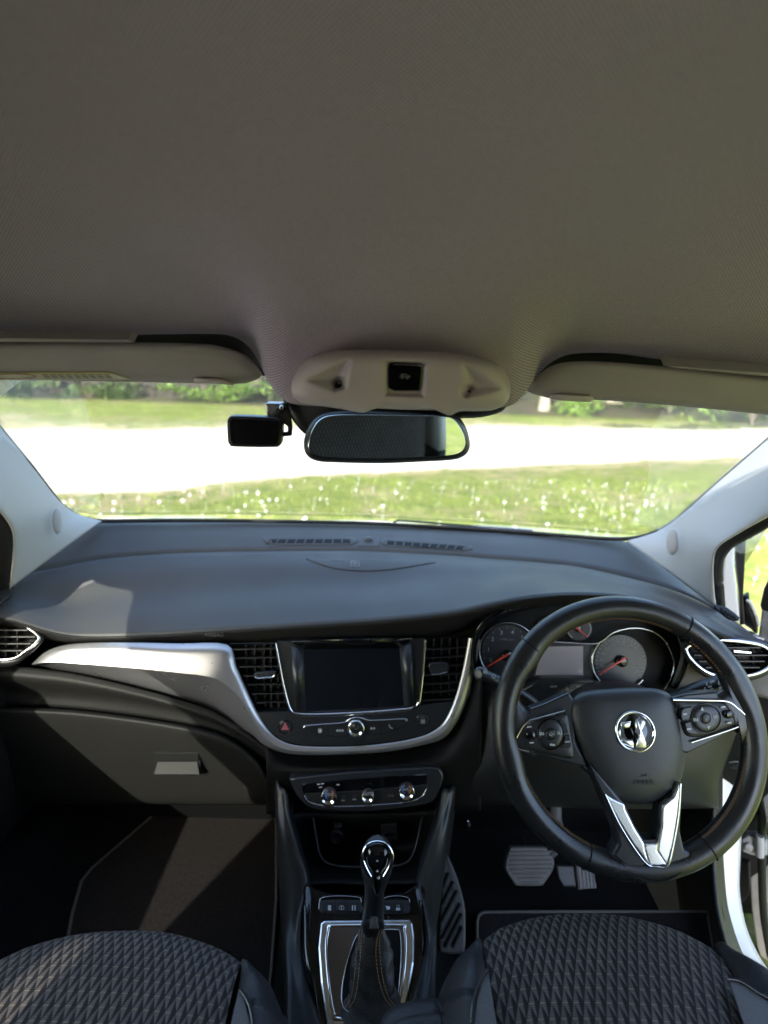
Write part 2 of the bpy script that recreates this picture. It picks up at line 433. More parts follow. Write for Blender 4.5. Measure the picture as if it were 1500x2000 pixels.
# ============================================================ OUTSIDE
def gpt(x, y, dz=0): return PZ(x, y, GZ+dz)
m = MB(); n = 40
m.grid([[V((-260+520*i/n, -60+460*j/n, GZ)) for i in range(n+1)] for j in range(n+1)], sm=False)
tag(obj('ground', m, GRASS, face_cam=True), kind='structure')
def band(near, far, name, mt, dz, jn, jf, seed):
    A = cat([gpt(*p) for p in near], 30); B = cat([gpt(*p) for p in far], 30); G = []
    nn = len(A)
    for k in range(5):
        row = []
        for i in range(nn):
            t = k/4; p = A[i].lerp(B[i], t)
            if k == 0: p += V((0, 1, 0))*jn*(noise.noise(p*1.1+V((seed, 0, 0)))+.6*noise.noise(p*5))
            if k == 4: p += V((0, 1, 0))*jf*(noise.noise(p*.8+V((seed, 0, 0)))+.6*noise.noise(p*3))
            p.z = GZ+dz; row.append(p)
        G.append(row)
    return tag(obj(name, MB().grid(G, sm=False), mt, face_cam=True), kind='structure')
near = [(-900, 1120), (-350, 1010), (110, 967), (300, 960), (450, 945), (590, 932), (750, 924), (950, 915), (1200, 905), (1500, 892), (2100, 868), (3200, 840)]
far = [(-900, 835), (-350, 842), (0, 839), (250, 838), (450, 835), (620, 832), (800, 826), (950, 832), (1200, 836), (1500, 838), (2100, 838), (3200, 832)]
band([(x, y+7) for x, y in near], [(x, y-6+min(0, (900-x)*.012)) for x, y in far], 'worn_verge', VERGE, .004, .22, .9, 3)
band(near, far, 'gravel_drive', GRAVEL, .008, .14, .5, 9)

# grass tufts, as a single mass
m = MB()
rg = random.Random(5)
def on_gravel(p):
    return False
for i in range(52000):
    y = 3.2+rg.random()**.6*11; x = (rg.random()*2-1)*(y*.85+1)
    px_ = 750+F*(x/(y*cos(PITCH)+1.38*sin(PITCH)))
    # leave the drive bare: near edge and far edge as straight-line fits on the ground
    ne = 6.53+.155*x+(-.25 if x > 0 else .1); fe = 10.7+.02*x
    if ne-.1 < y < fe+.6: continue
    h = .012+.025*rg.random(); a = rg.random()*pi; d = V((cos(a), sin(a), 0))*.010
    t = V((rg.uniform(-.02, .02), rg.uniform(-.02, .02), h)); b = V((x, y, GZ))
    k = len(m.v); m.v += [tuple(b-d), tuple(b+d), tuple(b+t)]; m.face((k, k+1, k+2))
tag(obj('grass_tufts', m, BLADE), 'short lawn grass blades either side of the pale drive', 'grass', kind='stuff')
# daisies
m = MB(); rg = random.Random(11)
cl = [(rg.uniform(-5, 7), rg.uniform(3.6, 7.6), rg.uniform(.25, 1.0)) for _ in range(46)]
cnt = 0
for i in range(5200):
    if rg.random() < .6: c = rg.choice(cl); x, y = rg.gauss(c[0], c[2]), rg.gauss(c[1], c[2]*.7)
    else: y = rg.uniform(3.3, 8.2); x = rg.uniform(-1, 1)*(y*.85)
    ne = 6.4+.155*x+(-.25 if x > 0 else .1)
    if not (3.2 < y < ne-.15) and not (rg.random() < .05 and 12 < y < 16): continue
    if cnt > 620: break
    cnt += 1
    r_ = rg.uniform(.003, .014)**1.0; z = GZ+rg.uniform(.03, .06); tx, ty = rg.uniform(-.6, .6), rg.uniform(-.6, .3)
    nv = V((tx, ty-.3, 1)).normalized(); ex = nv.orthogonal().normalized(); ey = nv.cross(ex); b = len(m.v); o = V((x, y, z))
    m.v.append(tuple(o+nv*.004)); m.v += [tuple(o+ex*r_*cos(k*pi/4)+ey*r_*sin(k*pi/4)) for k in range(8)]
    for k in range(8): m.face((b, b+1+k, b+1+(k+1) % 8))
    k = len(m.v); m.v += [tuple(V((x-.001, y, GZ))), tuple(V((x+.001, y, GZ))), tuple(o)]; m.face((k, k+1, k+2))
tag(obj('daisies', m, DAISY), 'scattered white daisies in the near lawn', 'daisies', kind='stuff')

# trees behind the far lawn
def leafcloud(m, c, rx, ry, rz, n, size, rg):
    blobs = [(V((rg.gauss(0, .45), rg.gauss(0, .45), rg.gauss(0, .45))), rg.uniform(.18, .4)) for _ in range(16)]
    for i in range(n):
        bc, br = rg.choice(blobs); q = V((rg.gauss(0, 1), rg.gauss(0, 1), rg.gauss(0, 1))).normalized()*br*(.5+.5*rg.random())+bc
        p = V(c)+V((q.x*rx, q.y*ry, q.z*rz))
        a = V((rg.gauss(0, 1), rg.gauss(0, 1), rg.gauss(0, .6))).normalized()*size*rg.uniform(.6, 1.3); b = a.cross(V((rg.gauss(0, 1), rg.gauss(0, 1), rg.gauss(0, 1)))).normalized()*size*.6
        k = len(m.v); m.v += [tuple(p-a), tuple(p+b), tuple(p+a), tuple(p-b)]; m.face((k, k+1, k+2, k+3))
TR = [(-15.5, 24, 7, .22, 0, 0), (-11.5, 22, 6, .16, 0, 2), (-8.2, 26, 8, .24, 0, 0), (-4.6, 23, 7, .17, 0, 2), (-1.6, 27, 8.5, .25, 0, 1), (1.6, 22.5, 6.5, .15, 0, 0),
      (4.55, 19.5, 7, .14, 1, 1), (7.4, 21.5, 7.5, .24, 1, 0), (10.4, 23, 7, .18, 0, 2), (13.2, 20.5, 6.8, .17, 0, 0), (17, 25, 8, .24, 0, 2)]
TL = ['broad tree furthest left beyond the lawn, behind the passenger visor', 'slim dark leaved tree left of the far lawn, second from the left', 'tall broad tree third from the left above the stone wall',
      'slim dark tree behind the wall, above the dash camera', 'tallest tree, light leaved, straight behind the overhead console', 'small slim tree just right of the rear view mirror line',
      'slender pale trunked tree seen in the gap right of the overhead console', 'stout pale trunked tree under the driver visor, right of the slender one', 'dark tree right of the stout pale trunk', 'small green tree near the right end of the drive', 'large dark tree furthest right behind the drive']
for (x, y, h, r_, pale, lf), lab in zip(TR, TL):
    y -= 3.6
    rg = random.Random(int(x*10)+900)
    t = thing('tree', (x, y, GZ), lab, 'tree', 'trees beyond the far lawn')
    m = MB(); ph = rg.random()*6
    path = [V((x+.25*sin(ph+k*.8)*k/6, y+.2*cos(ph+k)*k/6, GZ-.1+h*.62*k/7)) for k in range(8)]
    m.tube(path, [r_*(1.35 if k == 0 else 1.05-.08*k) for k in range(8)], seg=10)
    obj('trunk', m, PALEBARK if pale else BARK, t)
    for q in range(5):
        p0 = path[4+q % 3]; a = rg.random()*6.28; l = rg.uniform(1.2, 2.2)
        mm = MB(); mm.tube([p0, p0+V((cos(a)*l*.5, sin(a)*l*.5, l*.35)), p0+V((cos(a)*l, sin(a)*l, l*.9))], [r_*.4, r_*.25, r_*.08], seg=6)
        obj('limb', mm, PALEBARK if pale else BARK, t)
    m = MB(); leafcloud(m, (x, y, GZ+h*.68), h*.34, h*.34, h*.33, 2600, .13, rg)
    obj('crown', m, LEAFG[lf], t)
# undergrowth
BS = [(-11.2, 18.2, 1.3, .55, 2), (-8.3, 18.5, 1.2, .5, 0), (-4.9, 18.6, 1.3, .6, 1), (-2.6, 18.8, 1.2, .55, 2), (3.2, 20.8, .9, .7, 2), (5.5, 18.8, 1.15, 1.05, 1), (8.6, 20, 1.3, 1.0, 0), (9.7, 17.8, 1.3, 1.2, 1),
      (11.4, 18.6, 1.2, 1.0, 0), (14.2, 18.2, 1.3, 1.0, 2), (1.2, 21, .8, .7, 0)]
BL = ['low dark bush before the left end of the stone wall', 'low green bush before the wall, second bush from the left', 'bright green bush before the wall left of the dash camera', 'dark low bush before the wall, just above the dash camera',
      'dark low bush left of the slender pale trunk', 'bright green bush right of the slender pale trunk', 'broad green bush right of the stout pale trunk', 'light green bush under the driver visor', 'green bush beside the drive, near the right', 'dark bush furthest right by the drive', 'small bush behind the rear view mirror']
for (x, y, s_, h, lf), lab in zip(BS, BL):
    y -= 3.3; h *= 1.15
    rg = random.Random(int(x*7)+50); t = thing('bush', (x, y, GZ), lab, 'bush', 'undergrowth before the trees')
    m = MB(); leafcloud(m, (x, y, GZ+h*.5), s_*1.3, s_*.7, h*.75, 1500, .055, rg); obj('foliage', m, LEAFG[lf], t)
    m = MB()
    for q in range(6):
        a = rg.random()*6.28; m.tube([V((x, y, GZ)), V((x+cos(a)*.3, y+sin(a)*.2, GZ+h*.7))], .02, seg=5)
    obj('stems', m, BARK, t)
# rough stone wall on the left
t = thing('dry_stone_wall', (-7, 16.1, GZ), 'low rough dry stone wall at the far edge of the lawn, left', 'wall')
rg = random.Random(3); proto = []
for q in range(6):
    m = MB(); m.sphere((0, 0, 0), .17, .12, .09, 6, 9, jit=.9); o = obj('stone', m, STONE, t, flat=True); proto.append(o.data)
    if q: bpy.data.objects.remove(o)
    else: first = o
kk = 0
for row in range(3):
    x = -15.5
    while x < -.9 and kk < 250:
        kk += 1
        o = first if kk == 1 else bpy.data.objects.new('stone', rg.choice(proto))
        if kk > 1: COL.objects.link(o); o.parent = t
        s_ = rg.uniform(.75, 1.25); o.scale = (s_, s_, s_*rg.uniform(.8, 1.2)); o.rotation_euler = (rg.uniform(-.3, .3), rg.uniform(-.3, .3), rg.uniform(-.4, .4))
        o.location = V((x, 16.1+.05*x+rg.uniform(-.07, .07), GZ+.08+row*.16+rg.uniform(-.02, .02)))-V((-7, 16.1, GZ)); x += .27*s_+rg.uniform(.0, .04)
m = MB(); m.box((-8.2, 15.7, GZ+.15), 14.4, .16, .3, Matrix.Rotation(.05, 3, 'Z')); obj('hearting', m, STONE, t)
# leaf litter bank below the trees
m = MB(); G = []
for j in range(14):
    G.append([V((-22+i*.9, 14.9+j*1.4+.8*noise.noise(V((i*.4, j, 5))), GZ+.01+(j/13)**1.2*1.6+(.25*noise.noise(V((i*.5, j*.6, 1))) if j else 0))) for i in range(52)])
tag(obj('woodland_bank', m.grid(G), LITTER, face_cam=True), kind='structure')
# pale gravel added beside and behind the car to bounce sunlight into the cabin
m = MB(); m.grid([[V((x, y, GZ+.012)) for x in (-14, -6, -1.7)] for y in (-14, -2.4, 2.4)], sm=False); m.grid([[V((x, y, GZ+.012)) for x in (-1.7, 0, 1.1)] for y in (-14, -6, -2.4)], sm=False)
tag(obj('gravel_bounce', m, GRAVEL, face_cam=True), kind='structure')
# dense far wood closing the view
m = MB(); rg = random.Random(77)
for i in range(26): leafcloud(m, (-34+i*2.8, 36+rg.uniform(-2, 3), GZ+3.6), 2.6, 2, 4.6, 900, .26, rg)
tag(obj('far_woodland', m, LEAFG[2]), 'dark dense woodland closing the view behind the trees', 'woodland', kind='stuff')

# ============================================================ CAR BODY
bonnet = thing('car_bonnet', (-.04, 1.6, -.6), 'white car bonnet just showing beyond the base of the windscreen', 'bonnet')
rows = []
for Y, zc in ((1.345, -.420), (1.5, -.460), (1.8, -.560), (2.1, -.72), (2.25, -.95)):
    rows.append([V((x-.03, Y-.18*(x/.7)**2, zc-.06*(x/.7)**2-(.05 if abs(x) > .7 else 0))) for x in (-.8, -.6, -.35, 0, .35, .6, .8)])
obj('bonnet_skin', MB().loft(rows, 4, 4), WHITE, bonnet, face_cam=True, solid=.004)
wip = thing('windscreen_wiper', PY(790, 1019, 1.36), 'black wiper arm pivot resting on the scuttle below the glass', 'wiper')
m = MB(); m.tube([PY(768, 1020.0, 1.345), PY(778, 1016.5, 1.345), PY(812, 1018.5, 1.345)], [.004, .005, .004], .003, seg=8); obj('pivot_cover', m, BLK, wip)
m = MB(); m.tube(cat([PY(812, 1018.5, 1.345), PY(900, 1026, 1.33), PY(1040, 1036, 1.30)], 6), .0035, seg=6); obj('wiper_arm', m, BLK, wip)

# windscreen
wsb = [(-20, 1090, 1.02), (110, 1012, 1.10), (188, 1019, 1.14), (330, 1017, 1.22), (480, 1017, 1.26), (630, 1020, 1.29), (720, 1022, 1.30), (870, 1029, 1.30), (1000, 1037, 1.28), (1100, 1045, 1.25), (1232, 1057, 1.2), (1320, 1060, 1.12), (1450, 1110, 1.02)]
low = [PY(*p) for p in wsb]
hi = [V((-.64+1.27*i/(len(wsb)-1), .66-.05*((i-6)/6)**2, .012-.03*((i-6)/6)**2)) for i in range(len(wsb))]
mid1 = [a.lerp(b, .5)+V((0, .05, .02)) for a, b in zip(low, hi)]
ws = thing('windscreen', (0, 1.0, -.2), 'curved clear car windscreen with black edge band', 'windscreen')
obj('glass_pane', MB().loft([low, mid1, hi], 3, 8), GLASS, ws, face_cam=True, solid=.004)
edge = [(0, 838), (28, 872), (58, 908), (92, 952), (120, 986), (148, 1006), (172, 1014), (200, 1017.5), (330, 1016.5), (480, 1017), (630, 1020), (720, 1022), (870, 1030), (1000, 1038), (1100, 1046), (1180, 1052), (1228, 1052), (1262, 1046), (1292, 1034), (1318, 1018), (1340, 999), (1400, 946), (1450, 903), (1500, 860)]
eY = [.90, .93, .965, 1.02, 1.06, 1.09, 1.11, 1.125, 1.20, 1.245, 1.275, 1.285, 1.28, 1.265, 1.235, 1.20, 1.175, 1.155, 1.135, 1.115, 1.09, 1.03, .98, .93]
ep = [PY(x, y, Y) for (x, y), Y in zip(edge, eY)]
ep = [PY(-200, 620, .70), PY(-90, 730, .79)]+ep+[PY(1620, 755, .83), PY(1740, 650, .72)]
obj('edge_seal', MB().tube(cat(ep, 4), .0048, .0048, seg=8), RUBB, ws)

# ---------------- headliner
def zb(Y):
    T = [(-1.9, .02), (-1.5, .12), (-.8, .185), (-.3, .20), (0, .195), (.2, .175), (.3, .155), (.4, .122), (.45, .098), (.5, .073), (.53, .056), (.56, .038), (.6, .010), (.66, -.02)]
    for (a, za), (b, zb_) in zip(T, T[1:]):
        if Y <= b: return za+(zb_-za)*(Y-a)/(b-a)
    return T[-1][1]
colsH = [(-470, 690, 0), (-200, 664, 0), (0, 655, 0), (150, 658, 0), (260, 654, 0), (400, 652, 0), (450, 656, .03), (484, 675, .12), (506, 708, .35), (522, 742, .7), (548, 775, .92), (580, 790, 1), (680, 795, 1), (785, 800, 1), (900, 800, 1), (985, 795, 1), (1012, 782, .9), (1034, 756, .66), (1058, 724, .35), (1086, 702, .12), (1122, 691, .03), (1200, 690, 0), (1300, 703, 0), (1500, 724, 0), (1720, 750, 0), (1990, 800, 0)]
rowsH = [[] for _ in range(12)]
for x, yb, bl in colsH:
    p0 = PY(x, yb, .60-.035*bl); X = p0.x
    pts = [p0]
    top = [(x, yb-14, .592), None, None, None]
    ys_b = [700, 650, 605, 572]; Ys_b = [.538, .523, .513, .50]
    Yn = [.585, .56, .53, .49]
    for k in range(4):
        base = V((X*1.0, Yn[k], zb(Yn[k])))
        blg = PY(x, min(ys_b[k], yb-12*(k+1)), Ys_b[k])
        # the deeper parts of the dome only where the dome is
        pts.append(base.lerp(blg, bl))
    for Y in (.44, .38, .30, .18, 0, -.5, -1.9):
        xx = X*(1+.0*(0.5-Y)); e = max(0, abs(xx)-.42)
        spread = 1+max(0, (.5-Y))*.12
        xx *= spread
        z = zb(Y)-e*e*1.2+.003*noise.noise(V((xx*4, Y*7, 3)))
        pts.append(V((xx, Y, z)))
    for k in range(12): rowsH[k].append(pts[k])
for k in range(12):                         # close the sides down to the cant rails
    a, b = rowsH[k][0], rowsH[k][-1]
    rowsH[k].insert(0, a+V((-.10-.0*k, 0, -.035))); rowsH[k].append(b+V((.10, 0, -.035)))
    rowsH[k][0].x = min(rowsH[k][0].x, -.60); rowsH[k][-1].x = max(rowsH[k][-1].x, .60)
    for q in rowsH[k]:
        if k > 4 and abs(q.x) > .64: q.z -= min(.06, (abs(q.x)-.64)*.25); q.x = math.copysign(.64+(abs(q.x)-.64)*.12, q.x)
head = obj('headliner', MB().loft(rowsH, 5, 5), KNIT, face_cam=True, solid=.006)
tag(head, 'grey brown knitted headliner of the car roof with raised centre dome', 'headliner')
# outer roof (white skin) with cant rails
m = MB()
rows = []
for Y in (.74, .6, .4, .2, 0, -.5, -1.2, -1.9, -2.0):
    z = zb(min(Y, .6))+.045 if Y < .7 else .012
    rows.append([V((X, Y, z-(.085 if abs(X) > .65 else .0)-.10*(abs(X)/.66)**4)) for X in (-.74, -.66, -.4, 0, .4, .66, .74)])
roof = obj('car_roof', MB().loft(rows, 4, 3), WHITE, face_cam=True, solid=.003)
tag(roof, 'white painted roof skin above the headliner', 'car roof')
# header strip behind the visors, coloured black for the shaded gap above them
m = MB()
for xs, ys in (([-420, -150, 0, 200, 400, 480, 516], [(640, 722), (645, 720), (648, 715), (650, 715), (648, 715), (660, 715), (700, 735)]), ([1034, 1070, 1120, 1300, 1500, 1750, 2000], [(735, 762), (700, 760), (688, 760), (700, 765), (720, 780), (745, 805), (780, 840)])):
    m.loft([[PY(x, a-8, .625) for x, (a, b) in zip(xs, ys)], [PY(x, a+12, .645) for x, (a, b) in zip(xs, ys)], [PY(x, b, .662) for x, (a, b) in zip(xs, ys)]], 4, 3)
tag(obj('header_shade_strip', m, BLKM, face_cam=True, solid=.004), 'roof header strip behind the folded sun visors, blackened for the shaded gap', 'header rail')

# ---------------- A pillars
def pillar(name, inner, outer, bow, label, badge, bY, capr):
    t = thing(name, inner[0], label, 'pillar trim', 'windscreen pillar trims')
    rows = []
    mids = []
    for a, b in zip(inner, outer):
        m_ = a.lerp(b, .5); tow = (-m_).normalized()
        rows.append([a+(b-a).normalized()*-.004+(-tow)*.012, a, a.lerp(b, .22)+tow*bow*.75, m_+tow*bow, a.lerp(b, .8)+tow*bow*.7, b, b+(b-a).normalized()*.002-tow*.03])
    obj('pillar_cover', MB().loft(rows, 4, 5), PILM, t, face_cam=True, solid=.003)
    return t
inL = [PY(196, 1019, 1.105), PY(172, 1013, 1.085), PY(140, 1000, 1.06), PY(108, 972, 1.02), PY(58, 907, .955), PY(0, 837, .885), PY(-110, 712, .78), PY(-240, 585, .67)]
ouL = [PY(20, 1149, .875), PY(23, 1118, .865), PY(26, 1070, .85), PY(22, 1030, .83), PY(-20, 975, .79), PY(-90, 905, .74), PY(-230, 800, .66), PY(-400, 690, .58)]
pL = pillar('pillar_trim', inL, ouL, .018, 'pale grey plastic windscreen pillar trim on the left, passenger side', None, 0, 0)
inR = [PY(1226, 1058, 1.16), PY(1262, 1048, 1.13), PY(1296, 1033, 1.115), PY(1340, 1000, 1.075), PY(1400, 947, 1.015), PY(1500, 861, .915), PY(1620, 757, .81), PY(1760, 640, .68)]
ouR = [PY(1397, 1186, .905), PY(1393, 1150, .90), PY(1392, 1105, .885), PY(1400, 1070, .87), PY(1440, 1042, .845), PY(1500, 1008, .81), PY(1640, 930, .74), PY(1850, 800, .62)]
pR = pillar('pillar_trim', inR, ouR, .02, 'pale grey plastic windscreen pillar trim on the right, driver side', None, 0, 0)
def cap(px_, py_, Y, yaw, t, rx, ry):
    pl = Plane(px_, py_, Y, 18, yaw)
    m = MB().pillow(pl, ell(px_, py_, rx, ry, 18), -.006, .004, e=2.6, smooth=2, rings=8); obj('round_cap', m, PILM, t)
cap(112, 1017, .955, 42, pL, 10, 26); cap(1313, 1058, 1.0, -30, pR, 12, 26)

# ---------------- sun visors
def visor(out, pl, label, flip):
    t = thing('sun_visor', pl.o, label, 'sun visor', 'folded sun visors')
    m = MB().pillow(pl, out, -.008, .007, e=3.2, rings=10, smooth=4); obj('visor_pad', m, VIS, t)
    return t
VL = Plane(250, 705, .575, -38); VR = Plane(1260, 745, .575, -38)
vl = visor([(-420, 700), (-420, 668), (-200, 664), (0, 667), (200, 668), (380, 671), (440, 679), (484, 697), (506, 722), (511, 734), (494, 744), (456, 750), (300, 747), (0, 742), (-250, 744), (-420, 750)], VL, 'left folded sun visor with a warning sticker on it', 0)
vr = visor([(1027, 760), (1046, 737), (1075, 716), (1110, 707), (1170, 706), (1300, 716), (1500, 737), (1750, 765), (2000, 800), (2000, 880), (1750, 845), (1500, 811), (1300, 791), (1160, 781), (1090, 780), (1050, 772)], VR, 'right folded sun visor with no sticker, above the driver', 1)
# the driver's visor has a vinyl hinge rod cover, and each visor a moulded pull clip
m = MB().pillow(VL, [(378, 742), (382, 737), (430, 739), (452, 747), (456, 753), (430, 750), (384, 748)], .002, .0098, e=2.5, smooth=3, rings=6); obj('pull_clip', m, OVH, vl)
m = MB().pillow(VR, [(1074, 776), (1086, 769), (1150, 772), (1160, 776), (1156, 784), (1140, 785), (1084, 781)], .002, .0098, e=2.5, smooth=3, rings=6); obj('pull_clip', m, OVH, vr)
for pl, t, pts in ((VL, vl, [(-350, 662), (0, 661), (250, 664), (262, 669), (-350, 667)]), (VR, vr, [(1296, 714), (1500, 729), (1900, 772), (1900, 780), (1500, 736), (1320, 719)])):
    obj('hinge_cover', MB().plate(pl, pts, -.004, .0095, .001), VIS, t)
st = obj('warning_sticker', MB().plate(VL, [(-90, 728), (212, 727), (252, 741), (-90, 742)], .0060, .0078, 0), STK, vl)
obj('yellow_band', MB().plate(VL, [(-90, 728.5), (212, 727.5), (219, 730.5), (-90, 731.5)], .0080, .0083, 0), STY, vl)
m = MB().tube([VL.at(x, y, .0088) for x, y in ell(28, 735.5, 42, 5, 28)], .0006, .0004, n=VL.n, closed=True, seg=5); obj('prohibition_ring', m, STR, vl)
m = MB()
for k in range(9):
    for r_ in range(3):
        x0 = 82+k*15+r_*3; m.plate(VL, [(x0, 732+r_*3), (x0+11, 732+r_*3), (x0+12, 733.1+r_*3), (x0+1, 733.1+r_*3)], .0080, .0083, 0)
obj('sticker_lines', m, REAR, vl)

# ---------------- overhead console
OP = Plane(785, 745, .505, -22)
oc = thing('overhead_console', OP.o, 'warm grey plastic overhead console with two reading lamps and a black button', 'overhead console')
def tri_dent(tri, depth, soft):
    def f(x, y):
        d = 1e9; n = len(tri); ins = True
        for i in range(n):
            (x0, y0), (x1, y1) = tri[i], tri[(i+1) % n]
            l = math.hypot(x1-x0, y1-y0); s_ = ((x1-x0)*(y-y0)-(y1-y0)*(x-x0))/l
            d = min(d, s_)
        if d <= 0: return 0
        t = min(1, d/soft); return -depth*t*t*(3-2*t)
    return f
tl = tri_dent([(588, 742), (684, 694), (690, 706), (678, 762), (655, 771)], .009, 20)
trr = tri_dent([(900, 712), (906, 704), (985, 756), (985, 764), (925, 778), (905, 774)], .009, 20)
bt = tri_dent([(750, 700), (834, 703), (830, 778), (748, 776)], .006, 10)
def hfo(x, y):
    h = tl(x, y)+trr(x, y)+bt(x, y)
    for c in ((661, 749), (912, 764)):
        d = math.hypot(x-c[0], y-c[1]); 
        if d < 14: h -= .006*min(1, (14-d)/4)
    return h
outl = [(572, 772), (569, 752), (576, 730), (592, 707), (614, 693), (648, 685), (700, 683), (785, 684), (880, 689), (940, 699), (974, 713), (993, 738), (997, 762), (990, 785), (966, 800), (930, 803), (900, 803), (878, 811), (856, 803), (840, 798), (790, 800), (745, 797), (728, 800), (708, 806), (676, 801), (630, 793), (590, 786)]
m = MB().pillow(OP, outl, -.045, .004, e=5, rings=46, smooth=6, hf=hfo); obj('console_shell', m, OVH, oc)
for cx, cy in ((663, 748), (911, 765)):
    pl = Plane(cx, cy, .497, -22)
    l = obj('reading_lamp', MB().lathe(OP.at(cx, cy, -.0135), OP.n, [(.0042, 0), (.0042, .006), (.0030, .0068), (.0015, .007), (0, .0072)], 16), GLOSS, oc)
    obj('lamp_rim', MB().tube([OP.at(x, y, -.011) for x, y in ell(cx, cy, 8.2, 9, 20)], .0008, n=OP.n, closed=True, seg=6), OVH, l)
    obj('lamp_lens', MB().lathe(OP.at(cx, cy, -.0064), OP.n, [(.0013, 0), (.001, .0006), (0, .001)], 10), SCHR, l)
bb = obj('alarm_button', MB().plate(OP, [(758, 722), (760, 712), (770, 709), (816, 711), (826, 714), (827, 724), (824, 757), (819, 765), (770, 765), (759, 759)], -.02, .0015, .0016), GLOSS, oc)
m = MB()
def car_icon(m, pl, cx, cy, w_, off):
    P = [(-1, .1), (-.95, -.1), (-.6, -.15), (-.35, -.38), (.25, -.38), (.55, -.12), (.95, -.05), (1, .15)]
    m.tube([pl.at(cx+a*w_, cy+b*w_, off) for a, b in P], .00018, n=pl.n, seg=4)
    for a in (-.55, .55): m.tube([pl.at(x, y, off) for x, y in ell(cx+a*w_, cy+.2*w_, .2*w_, n=10)], .00018, n=pl.n, seg=4, closed=True)
    m.tube([pl.at(cx-.75*w_, cy-.5*w_, off), pl.at(cx+.5*w_, cy+.5*w_, off)], .0002, n=pl.n, seg=4)
car_icon(m, OP, 791, 735, 10, .0018); obj('car_symbol', m, ICON, bb)

# ---------------- mirror, sensor housing and dash camera
MP = Plane(755, 857, .70, -5, 14.2)
mr_ = thing('rear_view_mirror', MP.o, 'black framed rear view mirror hanging under the overhead console', 'mirror')
outm = [(593, 872), (596, 850), (606, 828), (622, 812), (648, 804), (700, 801), (800, 803), (868, 806), (893, 812), (909, 832), (917, 858), (917, 876), (907, 890), (884, 898), (820, 902), (740, 905), (650, 903), (618, 900), (600, 890)]
obj('mirror_shell', MB().pillow(MP, outm, -.030, .006, e=5, rings=9, smooth=4), SAT, mr_)
inm = [(602, 871), (606, 850), (616, 830), (632, 816), (656, 811), (700, 810), (800, 811), (862, 813), (885, 818), (900, 836), (909, 858), (908, 873), (899, 884), (878, 890), (820, 893), (740, 896), (652, 894), (622, 890), (608, 882)]
obj('mirror_glass', MB().plate(MP, inm, .001, .0064, .0008, smooth=4), MIRR, mr_)
m = MB(); m.lathe(MP.at(757, 850, -.028), V((0, 1, -.05)), [(.014, 0), (.014, .05), (.02, .09)], 18); obj('ball_stalk', m, BLK, mr_)
SHP = Plane(680, 820, .76, 4, 0)
sh = thing('sensor_housing', SHP.o, 'black domed camera housing on the glass behind the mirror', 'sensor housing')
obj('housing_shell', MB().pillow(SHP, [(556, 770), (566, 748), (620, 730), (760, 730), (900, 745), (985, 770), (985, 800), (940, 815), (860, 822), (740, 858), (640, 862), (604, 852), (580, 830), (566, 802)], -.02, .05, e=2.4, rings=10, smooth=4), BLKM, sh)
obj('housing_joint', MB().tube(cat([SHP.at(560, 765, .006), SHP.at(562, 792, .008), SHP.at(575, 822, .01), SHP.at(600, 848, .012), SHP.at(640, 858, .012)], 5), .0014, seg=6), GLOSS, sh)
DP = Plane(497, 844, .735, -2, 2)
dc = thing('dash_camera', DP.o, 'small black dash camera with dark screen on a silver mount, left of the mirror', 'dash camera')
obj('camera_body', MB().plate(DP, [(443, 824), (446, 817), (455, 813), (520, 815), (541, 817), (549, 822), (551, 832), (549, 864), (545, 871), (534, 874), (458, 873), (448, 869), (444, 860)], -.016, .004, .0028, smooth=3), SAT, dc)
obj('camera_screen', MB().plate(DP, [(449, 827), (453, 820), (462, 819), (535, 821), (544, 826), (545, 836), (544, 860), (539, 867), (530, 869), (462, 868), (453, 864), (450, 856)], .003, .0046, .0005, smooth=3), DISP, dc)
obj('mount_arm', MB().plate(DP, [(538, 830), (545, 810), (556, 800), (566, 803), (568, 824), (570, 836), (569, 851), (552, 853), (550, 846), (562, 844), (562, 834), (556, 828), (550, 834)], -.012, -.003, .001), BLK, dc)
obj('screen_mount', MB().plate(DP, [(517, 790), (520, 787), (552, 788), (560, 793), (560, 806), (550, 814), (522, 813), (519, 806)], -.03, -.01, .003), SIL, dc)
obj('mount_knuckle', MB().tube([DP.at(537, 816, -.012), DP.at(549, 800, -.008), DP.at(560, 790, -.010)], [.006, .007, .005], seg=12), BLK, dc)
obj('mount_screw', MB().lathe(DP.at(551, 796, -.003), DP.n, [(.0035, 0), (.0035, .004), (.002, .005)], 12), SCHR, dc)
m = MB(); m.tube(cat([DP.at(557, 806, -.012), SHP.at(556, 790, .01), SHP.at(557, 765, .0), SHP.at(566, 742, .0)], 5), .0016, seg=6); obj('power_cable', m, BLK, dc)

